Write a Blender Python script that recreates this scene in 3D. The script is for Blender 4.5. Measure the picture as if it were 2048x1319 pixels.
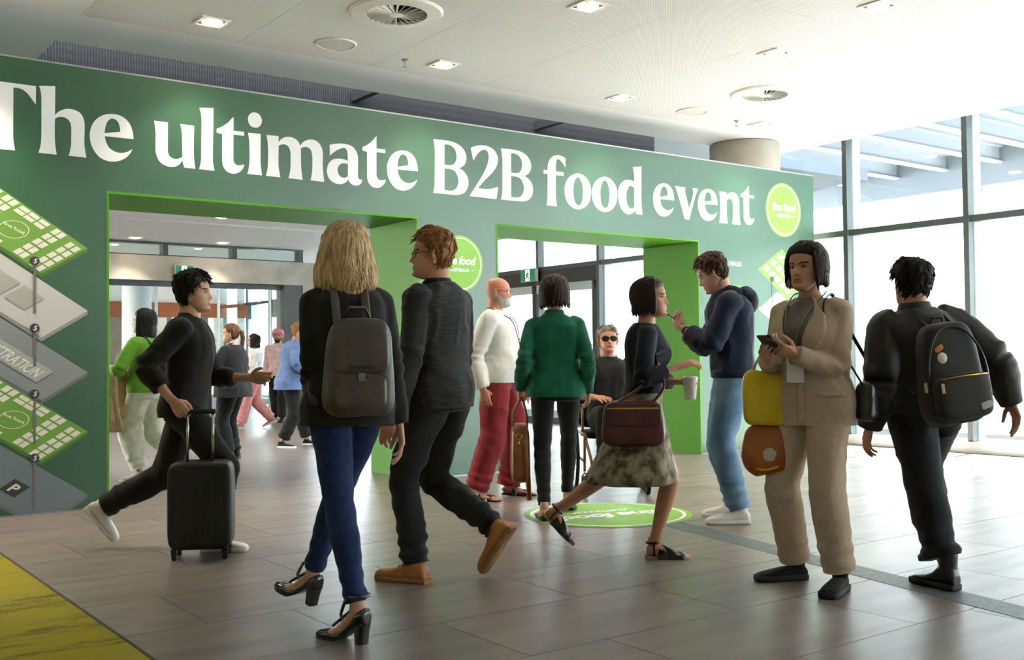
import bpy, math, random
import numpy as np
from mathutils import Matrix, Vector

SC = bpy.context.scene
COL = SC.collection
for _o in list(bpy.data.objects):
    bpy.data.objects.remove(_o)
random.seed(7)
rng = np.random.default_rng(7)

# ------------------------------------------------------------------ camera
CAM_H = 1.13
AZ, PITCH, ROLL = math.radians(53.37), math.radians(1.485), math.radians(0.602)
_fw = Vector((math.cos(AZ) * math.cos(PITCH), math.sin(AZ) * math.cos(PITCH), math.sin(PITCH)))
_r0 = Vector((math.sin(AZ), -math.cos(AZ), 0))
_u0 = _r0.cross(_fw)
_rt = _r0 * math.cos(ROLL) - _u0 * math.sin(ROLL)
_up = _u0 * math.cos(ROLL) + _r0 * math.sin(ROLL)
cam_data = bpy.data.cameras.new('camera')
cam = bpy.data.objects.new('camera', cam_data)
COL.objects.link(cam)
cam.matrix_world = Matrix(((_rt.x, _up.x, -_fw.x, 0), (_rt.y, _up.y, -_fw.y, 0), (_rt.z, _up.z, -_fw.z, CAM_H), (0, 0, 0, 1)))
cam_data.sensor_fit = 'HORIZONTAL'
cam_data.sensor_width = 36.0
cam_data.lens = 36.0 * 2104.9 / 2048.0
cam_data.clip_start = 0.05
cam_data.clip_end = 300
SC.camera = cam

# ------------------------------------------------------------------ world, sun, exposure
SC.view_settings.view_transform = 'Standard'
SC.view_settings.look = 'None'
SC.view_settings.gamma = 1.0
SC.view_settings.use_curve_mapping = False
SC.view_settings.exposure = 2.0
try:
    cy = SC.cycles
    cy.max_bounces = 8; cy.diffuse_bounces = 4; cy.glossy_bounces = 3; cy.transmission_bounces = 4; cy.transparent_max_bounces = 10
    cy.caustics_reflective = False; cy.caustics_refractive = False
except Exception:
    pass
world = bpy.data.worlds.new('overcast_sky')
SC.world = world
world.use_nodes = True
_bg = world.node_tree.nodes['Background']
_bg.inputs['Color'].default_value = (0.85, 0.93, 1.0, 1)
_bg.inputs['Strength'].default_value = 7.5
_s = bpy.data.lights.new('sun', 'SUN')
_s.energy = 52.0
_s.angle = math.radians(1.2)
_s.color = (1.0, 0.98, 0.95)
sun = bpy.data.objects.new('sun', _s)
COL.objects.link(sun)
sun.rotation_euler = Vector((-0.55, -0.10, -1.0)).to_track_quat('-Z', 'Y').to_euler()

# ------------------------------------------------------------------ helpers
def prop(o, label=None, cat=None, group=None, kind=None):
    if label: o['label'] = label
    if cat: o['category'] = cat
    if group: o['group'] = group
    if kind: o['kind'] = kind
    return o

def empty(name, loc=(0, 0, 0), rz=0.0, **k):
    o = bpy.data.objects.new(name, None)
    o.empty_display_size = 0.1
    COL.objects.link(o)
    o.location = loc
    o.rotation_euler = (0, 0, rz)
    return prop(o, **k)

def link(name, me, parent=None, **k):
    o = bpy.data.objects.new(name, me)
    COL.objects.link(o)
    if parent is not None: o.parent = parent
    return prop(o, **k)

def fast_mesh(name, V, F, mats=None, midx=None, smooth=False):
    """V (n,3); F list/array of faces (may mix sizes)"""
    me = bpy.data.meshes.new(name)
    V = np.asarray(V, dtype=np.float32)
    if isinstance(F, np.ndarray):
        n, k = F.shape
        me.vertices.add(len(V)); me.vertices.foreach_set('co', V.ravel())
        me.loops.add(n * k); me.loops.foreach_set('vertex_index', F.astype(np.int32).ravel())
        me.polygons.add(n); me.polygons.foreach_set('loop_start', np.arange(0, n * k, k, dtype=np.int32))
        me.polygons.foreach_set('loop_total', np.full(n, k, dtype=np.int32))
        me.update(calc_edges=True)
    else:
        me.from_pydata(V.tolist(), [], [list(map(int, f)) for f in F])
    if mats is not None:
        for m in (mats if isinstance(mats, (list, tuple)) else [mats]): me.materials.append(m)
    if midx is not None: me.polygons.foreach_set('material_index', np.asarray(midx, dtype=np.int32))
    if smooth: me.polygons.foreach_set('use_smooth', np.ones(len(me.polygons), dtype=bool))
    me.update()
    return me

class MB:
    """collects shapes of ONE part"""
    def __init__(s): s.v = []; s.f = []; s.m = []; s.n = 0
    def add(s, V, F, mi=0):
        V = np.asarray(V, float)
        s.v.append(V); s.f += [tuple(int(i) + s.n for i in f) for f in F]; s.m += [mi] * len(F); s.n += len(V)
        return s
    def box(s, x0, x1, y0, y1, z0, z1, mi=0, M=None):
        V = np.array([(x, y, z) for z in (z0, z1) for y in (y0, y1) for x in (x0, x1)], float)
        if M is not None: V = xf(M, V)
        return s.add(V, [(0, 2, 3, 1), (4, 5, 7, 6), (0, 1, 5, 4), (2, 6, 7, 3), (0, 4, 6, 2), (1, 3, 7, 5)], mi)
    def tube(s, P, R, n=10, mi=0, cap=True, ell=None, closed=False):
        V, F = tube(P, R, n, cap, ell, closed)
        return s.add(V, F, mi)
    def lathe(s, prof, c=(0, 0, 0), n=24, mi=0, M=None):
        V, F = lathe(prof, n)
        V = V + np.array(c)
        if M is not None: V = xf(M, V)
        return s.add(V, F, mi)
    def prism(s, pts, axis_fn, mi=0):
        """pts 2D polygon (ccw), axis_fn(p2, t) -> 3D for t in 0,1"""
        n = len(pts)
        V = [axis_fn(p, 0) for p in pts] + [axis_fn(p, 1) for p in pts]
        F = [tuple(range(n))[::-1], tuple(range(n, 2 * n))] + [(i, (i + 1) % n, n + (i + 1) % n, n + i) for i in range(n)]
        return s.add(V, F, mi)
    def data(s): return np.concatenate(s.v), s.f
    def obj(s, name, mats, parent=None, smooth=False, **k):
        me = fast_mesh(name, np.concatenate(s.v), s.f, mats, s.m, smooth)
        return link(name, me, parent, **k)

def xf(M, V):
    M = np.array(M, float); V = np.asarray(V, float)
    return V @ M[:3, :3].T + M[:3, 3]

def unit(a):
    a = np.asarray(a, float); return a / (np.linalg.norm(a) + 1e-12)

def frames(P, ref=None):
    P = np.asarray(P, float); n = len(P)
    T = np.zeros_like(P)
    T[1:-1] = P[2:] - P[:-2]; T[0] = P[1] - P[0]; T[-1] = P[-1] - P[-2]
    T = T / (np.linalg.norm(T, axis=1, keepdims=True) + 1e-12)
    if ref is None:
        ref = np.array([0, 0, 1.0]) if abs(T[0][2]) < 0.9 else np.array([0, 1.0, 0])
    u = unit(ref - T[0] * (ref @ T[0]))
    U = [u]
    for i in range(1, n):
        u = U[-1] - T[i] * (U[-1] @ T[i]); U.append(unit(u))
    U = np.array(U); W = np.cross(T, U)
    return T, U, W

def tube(P, R, n=10, cap=True, ell=None, closed=False, ref=None):
    """tube along P; R radius (scalar or list); ell = (a,b) factors on the two cross axes"""
    P = np.asarray(P, float); m = len(P)
    R = np.full(m, R, float) if np.isscalar(R) else np.asarray(R, float)
    T, U, W = frames(P, ref)
    a, b = ell if ell is not None else (1, 1)
    th = np.linspace(0, 2 * np.pi, n, endpoint=False)
    V = (P[:, None] + (R[:, None] * a)[..., None] * np.cos(th)[None, :, None] * U[:, None] + (R[:, None] * b)[..., None] * np.sin(th)[None, :, None] * W[:, None]).reshape(-1, 3)
    F = []
    seg = m if closed else m - 1
    for i in range(seg):
        j = (i + 1) % m
        for k in range(n):
            l = (k + 1) % n
            F.append((i * n + k, i * n + l, j * n + l, j * n + k))
    if cap and not closed:
        F.append(tuple(range(n))[::-1]); F.append(tuple((m - 1) * n + k for k in range(n)))
    return V, F

def lathe(prof, n=24):
    prof = np.asarray(prof, float); m = len(prof)
    th = np.linspace(0, 2 * np.pi, n, endpoint=False)
    V = np.stack([prof[:, 0][:, None] * np.cos(th), prof[:, 0][:, None] * np.sin(th), np.repeat(prof[:, 1][:, None], n, 1)], -1).reshape(-1, 3)
    F = []
    for i in range(m - 1):
        for k in range(n):
            l = (k + 1) % n
            F.append((i * n + k, i * n + l, (i + 1) * n + l, (i + 1) * n + k))
    F.append(tuple(range(n))[::-1]); F.append(tuple((m - 1) * n + k for k in range(n)))
    return V, F

def catmull(pts, closed=True, sub=5):
    """pts (x,y[,1]) corner flagged; returns dense polyline"""
    n = len(pts); out = []
    for i in range(n if closed else n - 1):
        p1, p2 = pts[i], pts[(i + 1) % n]
        p0, p3 = pts[i - 1] if (closed or i > 0) else p1, pts[(i + 2) % n] if (closed or i + 2 < n) else p2
        a, b = np.array(p1[:2], float), np.array(p2[:2], float)
        d = np.linalg.norm(b - a)
        c1, c2 = len(p1) > 2, len(p2) > 2
        m1 = np.zeros(2) if c1 else unit(b - np.array(p0[:2], float)) * min(d, 2 * np.linalg.norm(a - np.array(p0[:2], float)))
        m2 = np.zeros(2) if c2 else unit(np.array(p3[:2], float) - a) * min(d, 2 * np.linalg.norm(np.array(p3[:2], float) - b))
        if c1 and c2:
            out.append(a); continue
        if c1: m1 = (b - a) * 1.5 - m2 * 0.5
        if c2: m2 = (b - a) * 1.5 - m1 * 0.5
        for k in range(sub):
            t = k / sub
            out.append((2*t**3-3*t**2+1)*a + (t**3-2*t**2+t)*m1 + (-2*t**3+3*t**2)*b + (t**3-t**2)*m2)
    if not closed: out.append(np.array(pts[-1][:2], float))
    return np.array(out)

def curve_fill(contours, extrude=0.0008):
    """2D filled shape with holes -> (V,F) in the XY plane"""
    cu = bpy.data.curves.new('tmp', 'CURVE'); cu.dimensions = '2D'; cu.fill_mode = 'BOTH'; cu.extrude = extrude
    for c in contours:
        sp = cu.splines.new('POLY'); sp.points.add(len(c) - 1)
        sp.points.foreach_set('co', np.column_stack([c, np.zeros(len(c)), np.ones(len(c))]).astype(np.float32).ravel())
        sp.use_cyclic_u = True
    return _eval_curve(cu)

def _eval_curve(cu):
    o = bpy.data.objects.new('tmp', cu); COL.objects.link(o)
    dg = bpy.context.evaluated_depsgraph_get()
    me = bpy.data.meshes.new_from_object(o.evaluated_get(dg))
    V = np.empty(len(me.vertices) * 3, dtype=np.float32); me.vertices.foreach_get('co', V)
    F = [tuple(p.vertices) for p in me.polygons]
    bpy.data.objects.remove(o); bpy.data.curves.remove(cu); bpy.data.meshes.remove(me)
    return V.reshape(-1, 3).astype(float), F

def text_fill(body, size, shear=0.0, bold=0.0, extrude=0.0008, align='CENTER', spacing=1.0):
    cu = bpy.data.curves.new('tmp', 'FONT'); cu.body = body; cu.size = size; cu.shear = shear
    cu.offset = bold; cu.extrude = extrude; cu.align_x = align; cu.space_character = spacing; cu.resolution_u = 3
    cu.fill_mode = 'BOTH'
    return _eval_curve(cu)

# ------------------------------------------------------------------ materials
def _nt(name):
    m = bpy.data.materials.new(name); m.use_nodes = True
    nt = m.node_tree
    return m, nt, nt.nodes['Principled BSDF']

def lin(c):
    return tuple(((x / 255) / 12.92 if x / 255 <= 0.04045 else ((x / 255 + 0.055) / 1.055) ** 2.4) for x in c)

def plain(name, rgb, rough=0.5, metal=0.0, spec=0.5, emit=None, estr=0.0, coat=0.0):
    m, nt, b = _nt(name)
    c = lin(rgb)
    b.inputs['Base Color'].default_value = (*c, 1)
    b.inputs['Roughness'].default_value = rough
    b.inputs['Metallic'].default_value = metal
    b.inputs['Specular IOR Level'].default_value = spec
    b.inputs['Coat Weight'].default_value = coat
    if emit:
        b.inputs['Emission Color'].default_value = (*lin(emit), 1); b.inputs['Emission Strength'].default_value = estr
    return m

def noisy(name, rgb, rgb2, scale=8.0, stretch=(1, 1, 1), rough=0.6, bump=0.1, bscale=None, detail=5, spec=0.4, lo=0.35, hi=0.65, metal=0.0, randobj=0.0, bdist=0.01, coords='Object', sheen=0.0):
    """two-tone procedural surface with fine relief"""
    m, nt, b = _nt(name)
    N, L = nt.nodes, nt.links
    tc = N.new('ShaderNodeTexCoord'); mp = N.new('ShaderNodeMapping'); mp.inputs['Scale'].default_value = stretch
    L.new(tc.outputs[coords], mp.inputs['Vector'])
    no = N.new('ShaderNodeTexNoise'); no.inputs['Scale'].default_value = scale; no.inputs['Detail'].default_value = detail
    L.new(mp.outputs[0], no.inputs['Vector'])
    if randobj:
        oi = N.new('ShaderNodeObjectInfo'); ad = N.new('ShaderNodeVectorMath'); ad.operation = 'ADD'
        sc = N.new('ShaderNodeVectorMath'); sc.operation = 'SCALE'; sc.inputs[0].default_value = (31, 17, 11)
        L.new(oi.outputs['Random'], sc.inputs['Scale']); L.new(mp.outputs[0], ad.inputs[0]); L.new(sc.outputs[0], ad.inputs[1])
        L.new(ad.outputs[0], no.inputs['Vector'])
    cr = N.new('ShaderNodeValToRGB')
    cr.color_ramp.elements[0].position = lo; cr.color_ramp.elements[1].position = hi
    cr.color_ramp.elements[0].color = (*lin(rgb), 1); cr.color_ramp.elements[1].color = (*lin(rgb2), 1)
    L.new(no.outputs['Fac'], cr.inputs['Fac'])
    out = cr.outputs['Color']
    if randobj:
        hs = N.new('ShaderNodeHueSaturation'); mr = N.new('ShaderNodeMapRange')
        mr.inputs['To Min'].default_value = 1 - randobj; mr.inputs['To Max'].default_value = 1 + randobj
        L.new(oi.outputs['Random'], mr.inputs['Value']); L.new(mr.outputs[0], hs.inputs['Value']); L.new(out, hs.inputs['Color'])
        out = hs.outputs['Color']
    L.new(out, b.inputs['Base Color'])
    b.inputs['Roughness'].default_value = rough; b.inputs['Specular IOR Level'].default_value = spec; b.inputs['Metallic'].default_value = metal
    if sheen: b.inputs['Sheen Weight'].default_value = sheen
    if bump:
        n2 = N.new('ShaderNodeTexNoise'); n2.inputs['Scale'].default_value = bscale or scale * 6; n2.inputs['Detail'].default_value = 3
        L.new(mp.outputs[0], n2.inputs['Vector'])
        bp = N.new('ShaderNodeBump'); bp.inputs['Strength'].default_value = bump; bp.inputs['Distance'].default_value = bdist
        L.new(n2.outputs['Fac'], bp.inputs['Height']); L.new(bp.outputs[0], b.inputs['Normal'])
    return m

def glass(name, tint=(0.93, 0.97, 0.97), refl=1.0):
    m = bpy.data.materials.new(name); m.use_nodes = True
    nt = m.node_tree; N, L = nt.nodes, nt.links
    N.remove(N['Principled BSDF'])
    tr = N.new('ShaderNodeBsdfTransparent'); tr.inputs['Color'].default_value = (*tint, 1)
    gl = N.new('ShaderNodeBsdfGlossy'); gl.inputs['Roughness'].default_value = 0.02
    lw = N.new('ShaderNodeLayerWeight'); lw.inputs['Blend'].default_value = 0.5
    pw = N.new('ShaderNodeMath'); pw.operation = 'POWER'; pw.inputs[1].default_value = 5.0; L.new(lw.outputs['Facing'], pw.inputs[0])
    fr = N.new('ShaderNodeMath'); fr.operation = 'MULTIPLY_ADD'; fr.inputs[1].default_value = 0.90; fr.inputs[2].default_value = 0.04; L.new(pw.outputs[0], fr.inputs[0])
    mx = N.new('ShaderNodeMixShader')
    L.new(fr.outputs[0], mx.inputs[0]); L.new(tr.outputs[0], mx.inputs[1]); L.new(gl.outputs[0], mx.inputs[2])
    L.new(mx.outputs[0], N['Material Output'].inputs['Surface'])
    return m

# ------------------------------------------------------------------ setting
M_TILE = noisy('stone_tile', (121, 109, 102), (148, 136, 128), scale=1.6, stretch=(1.0, 3.0, 1), rough=0.36, bump=0.06, bscale=60, detail=7, spec=0.9, randobj=0.10, lo=0.3, hi=0.72, bdist=0.004)
M_GROUT = plain('grout', (70, 61, 56), 0.9)
M_STRIP = noisy('slate_strip', (84, 92, 96), (104, 112, 116), scale=30, rough=0.5, bump=0.05)
M_WHITE_CEIL = plain('ceiling_paint', (234, 238, 238), 0.85, spec=0.2)
M_GREEN = noisy('green_print', (34, 82, 52), (38, 87, 56), scale=90, rough=0.40, bump=0.02, bscale=350, spec=0.8, bdist=0.002)
M_LIME = plain('lime_reveal', (84, 146, 38), 0.55, spec=0.25)
M_LETTER = plain('white_vinyl', (238, 238, 240), 0.45)
M_LOGO = plain('lime_logo', (138, 190, 84), 0.55, spec=.3)
M_DARKFRAME = plain('grey_window_frame', (62, 70, 70), 0.45, spec=0.5)
M_FRAME_LIGHT = plain('anodised_frame', (150, 156, 158), 0.35, metal=0.6)
M_CONC = noisy('concrete', (168, 162, 150), (196, 190, 178), scale=2.2, rough=0.85, bump=0.15, bscale=40, detail=8)
M_GLASS = glass('window_glass')
M_DGLASS = glass('door_glass', (0.86, 0.93, 0.92))
M_BLACKM = plain('black_metal', (26, 27, 28), 0.5)
M_PLASTER = plain('plaster_wall', (228, 226, 220), 0.85, spec=0.2)

def carpet_mat():
    m, nt, b = _nt('yellow_carpet')
    N, L = nt.nodes, nt.links
    tc = N.new('ShaderNodeTexCoord')
    mp = N.new('ShaderNodeMapping'); mp.inputs['Scale'].default_value = (.8, 2.6, 1); mp.inputs['Rotation'].default_value = (0, 0, 0.25)
    L.new(tc.outputs['Object'], mp.inputs['Vector'])
    n1 = N.new('ShaderNodeTexNoise'); n1.inputs['Scale'].default_value = 2.6; n1.inputs['Detail'].default_value = 9; n1.inputs['Roughness'].default_value = 0.75
    L.new(mp.outputs[0], n1.inputs['Vector'])
    n2 = N.new('ShaderNodeTexNoise'); n2.inputs['Scale'].default_value = 160; n2.inputs['Detail'].default_value = 2
    L.new(tc.outputs['Object'], n2.inputs['Vector'])
    add = N.new('ShaderNodeMath'); add.operation = 'MULTIPLY_ADD'; add.inputs[1].default_value = 0.35
    L.new(n2.outputs['Fac'], add.inputs[0]); L.new(n1.outputs['Fac'], add.inputs[2])
    cr = N.new('ShaderNodeValToRGB'); e = cr.color_ramp.elements
    e[0].position = 0.52; e[0].color = (*lin((118, 116, 66)), 1); e[1].position = 0.66; e[1].color = (*lin((184, 170, 62)), 1)
    L.new(add.outputs[0], cr.inputs['Fac']); L.new(cr.outputs[0], b.inputs['Base Color'])
    b.inputs['Roughness'].default_value = 0.95; b.inputs['Specular IOR Level'].default_value = 0.1
    bp = N.new('ShaderNodeBump'); bp.inputs['Strength'].default_value = 0.8; bp.inputs['Distance'].default_value = 0.004
    n3 = N.new('ShaderNodeTexNoise'); n3.inputs['Scale'].default_value = 420
    L.new(tc.outputs['Object'], n3.inputs['Vector']); L.new(n3.outputs['Fac'], bp.inputs['Height']); L.new(bp.outputs[0], b.inputs['Normal'])
    return m

def perforated_mat():
    m, nt, b = _nt('perforated_panel')
    N, L = nt.nodes, nt.links
    tc = N.new('ShaderNodeTexCoord'); mp = N.new('ShaderNodeMapping'); mp.inputs['Scale'].default_value = (55, 55, 0)
    L.new(tc.outputs['Object'], mp.inputs['Vector'])
    fr = N.new('ShaderNodeVectorMath'); fr.operation = 'FRACTION'; L.new(mp.outputs[0], fr.inputs[0])
    sb = N.new('ShaderNodeVectorMath'); sb.operation = 'SUBTRACT'; sb.inputs[1].default_value = (0.5, 0.5, 0); L.new(fr.outputs[0], sb.inputs[0])
    ln = N.new('ShaderNodeVectorMath'); ln.operation = 'LENGTH'; L.new(sb.outputs[0], ln.inputs[0])
    lt = N.new('ShaderNodeMath'); lt.operation = 'LESS_THAN'; lt.inputs[1].default_value = 0.24; L.new(ln.outputs['Value'], lt.inputs[0])
    mx = N.new('ShaderNodeMix'); mx.data_type = 'RGBA'
    mx.inputs[6].default_value = (*lin((234, 238, 238)), 1); mx.inputs[7].default_value = (*lin((120, 120, 116)), 1)
    L.new(lt.outputs[0], mx.inputs[0]); L.new(mx.outputs[2], b.inputs['Base Color'])
    b.inputs['Roughness'].default_value = 0.85; b.inputs['Specular IOR Level'].default_value = 0.2
    return m

M_CARPET = carpet_mat(); M_PERF = perforated_mat()

# ---- floor: slab with stone tiles laid in staggered rows
floor = MB().box(-8, 14, -9, 40, -0.2, -0.004).obj('floor', M_GROUT, kind='structure')
TL, TW, GAP = 1.165, 0.635, 0.0045
tile_me = MB().box(-0.5, 0.5, -0.5, 0.5, -0.012, 0.0).data()
tile_me = fast_mesh('floor_tile', tile_me[0], tile_me[1], M_TILE)
cands = []
for r in range(-8, 58):
    y0 = 3.185 + r * TW
    xs = 2.44 - 0.3883 * r
    xs -= math.floor((xs + 2) / TL) * TL
    x = xs
    while x < 11.2:
        x0, x1 = max(x, 1.305), min(x + TL, 11.16)
        if x1 - x0 > 0.05:
            cx, cy = (x0 + x1) / 2, y0 + TW / 2
            d = cx * math.cos(AZ) + cy * math.sin(AZ); s = cx * math.sin(AZ) - cy * math.cos(AZ)
            vis = d > 2.2 and abs(s) < d * 0.49 + 0.75
            if cy > 8.6 and not (s < -0.02 * d or 0.0 < s < 0.19 * d): vis = False
            cands.append((not vis, d, x0 + GAP / 2, x1 - GAP / 2, y0 + GAP / 2, y0 + TW - GAP / 2))
        x += TL
cands.sort()
rest = MB()
for i, (nv, d, x0, x1, y0, y1) in enumerate(cands):
    if not nv and i < 290:
        t = link('floor_tile', tile_me, floor)
        t.location = ((x0 + x1) / 2, (y0 + y1) / 2, 0); t.scale = (x1 - x0, y1 - y0, 1)
    else:
        rest.box(x0, x1, y0, y1, -0.012, 0)
rest.obj('floor_tile_field', M_TILE, floor, kind='stuff')
# slate strip let into the floor, just proud of the tiles
a, b_ = np.array((5.13, 5.2)), np.array((3.9, -0.4))
dv = unit(b_ - a); nv = np.array((-dv[1], dv[0])) * 0.095
MB().prism([a + nv, b_ + nv, b_ - nv, a - nv], lambda p, t: (p[0], p[1], 0.0 + 0.0015 * t)).obj('floor_strip', M_STRIP, floor)
MB().box(-8, 1.285, -9, 8.40, -0.004, 0.006).obj('carpet', M_CARPET, label='yellow carpet with grey-green mottling along the left edge of the stone floor', cat='carpet')
MB().box(1.285, 1.297, -9, 8.40, -0.004, 0.007).obj('trim_1', plain('carpet_edge', (72, 52, 48), 0.6), kind='structure')

# ---- hidden shell behind the camera
MB().box(-8.2, -8, -9, 40, -0.2, 5).obj('wall_left', M_PLASTER, kind='structure')
MB().box(-8.2, 14, -9.2, -9, -0.2, 5).obj('wall_rear', M_PLASTER, kind='structure')

# ---- ceiling
ceiling = MB()
ceiling.box(-8, 11.19, -9, 9.22, 3.8, 3.92).box(-8, 2.15, 9.22, 10.24, 3.8, 3.92)
ceiling = ceiling.obj('ceiling', M_WHITE_CEIL, kind='structure')
pm = fast_mesh('perforated_panel', *MB().box(-0.5, 0.5, -0.5, 0.5, -0.004, 0.0).data(), M_PERF)
def ceil_panel(x0, x1, y0, y1):
    me = fast_mesh('perforated_panel', *MB().box(x0 + .0015, x1 - .0015, y0 + .0015, y1 - .0015, 3.796, 3.8).data(), M_PERF)
    link('perforated_panel', me, ceiling)
for i in range(7):
    for j in range(5):
        ceil_panel(2.17 + i * 1.24, 2.17 + (i + 1) * 1.24, 8.42 - (j + 1) * 1.6, 8.42 - j * 1.6)

# ---- ribbed metal bulkhead behind the ceiling slot, and pipes crossing it
M_RIB = plain('dark_ribbed_metal', (26, 26, 27), 0.75, spec=.15)
rib = MB(); n = 330
xs = np.linspace(1.2, 10.03, n * 2 + 1)
prof = [(x, 10.2 + (0.0 if i % 2 else 0.022)) for i, x in enumerate(xs)]
V = np.array([(x, y, z) for z in np.linspace(3.38, 5.2, 46) for x, y in prof])
zz = (np.arange(46) % 2) * 0.006
V[:, 1] += np.repeat(zz, len(prof))
k = len(prof)
rib.add(V, [(r * k + i, r * k + i + 1, (r + 1) * k + i + 1, (r + 1) * k + i) for r in range(45) for i in range(k - 1)])
bulk = rib.obj('wall_bulkhead', M_RIB, kind='structure')
for px in (5.45, 7.98):
    MB().box(px - 0.04, px + 0.04, 8.9, 10.18, 3.93, 4.03).obj('conduit', M_BLACKM, bulk)
MB().box(-8, 11.2, 9.2, 20.2, 5.2, 5.3).obj('ceiling_upper', M_BLACKM, kind='structure')
MB().box(-8, 14, 34, 34.2, -.2, 5.2).obj('wall_far', M_CONC, kind='structure')

# ---- green exhibition wall with two portals
YW, HW = 8.41, 3.39
O1, O2, OH = (2.34, 5.17), (6.07, 8.945), 2.455
w = MB()
for x0, x1, z0, z1 in ((-3, O1[0], 0, HW), (O1[0], O1[1], OH, HW), (O1[1], O2[0], 0, HW), (O2[0], O2[1], OH, HW), (O2[1], 11.05, 0, HW)):
    w.box(x0, x1, YW, YW + 0.04, z0, z1)
wall = w.obj('wall_front', M_GREEN, kind='structure')
MB().box(-3, 11.052, YW - 0.004, YW + 0.044, HW, HW + 0.012).obj('top_trim', plain('aluminium', (170, 176, 172), 0.35, metal=0.5), wall)
for x0, x1 in ((-3, O1[0]), (O1[1], O2[0]), (O2[1], 11.05)):
    MB().box(x0, x1, YW - 0.004, YW, 0, 0.012).obj('base_trim', M_FRAME_LIGHT, wall)
for (x0, x1) in (O1, O2):
    MB().box(x0, x1, YW - 0.003, YW + 0.9, OH - 0.02, OH).obj('portal_soffit', M_LIME, wall)
    MB().box(x0 - 0.001, x0 + 0.019, YW - 0.003, YW + 0.9, 0, OH - 0.02).obj('portal_jamb', M_LIME, wall)
    MB().box(x1 - 0.019, x1 + 0.001, YW - 0.003, YW + 0.9, 0, OH - 0.02).obj('portal_jamb', M_LIME, wall)
    for xa, xb in ((x0 - 0.25, x0 - 0.001), (x1 + 0.001, x1 + 0.25)):
        MB().box(xa, xb, YW + 0.05, YW + 0.9, 0, OH).obj('portal_casing', M_GREEN, wall)
    MB().box(x0 - 0.25, x1 + 0.25, YW + 0.05, YW + 0.9, OH, OH + 0.05).obj('portal_casing', M_GREEN, wall)

def on_wall(V, x, z, off=0.0):
    V = np.asarray(V)
    return np.column_stack([V[:, 0] + x, YW - 0.001 - off - V[:, 2] * 0.5, V[:, 1] + z])

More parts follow.
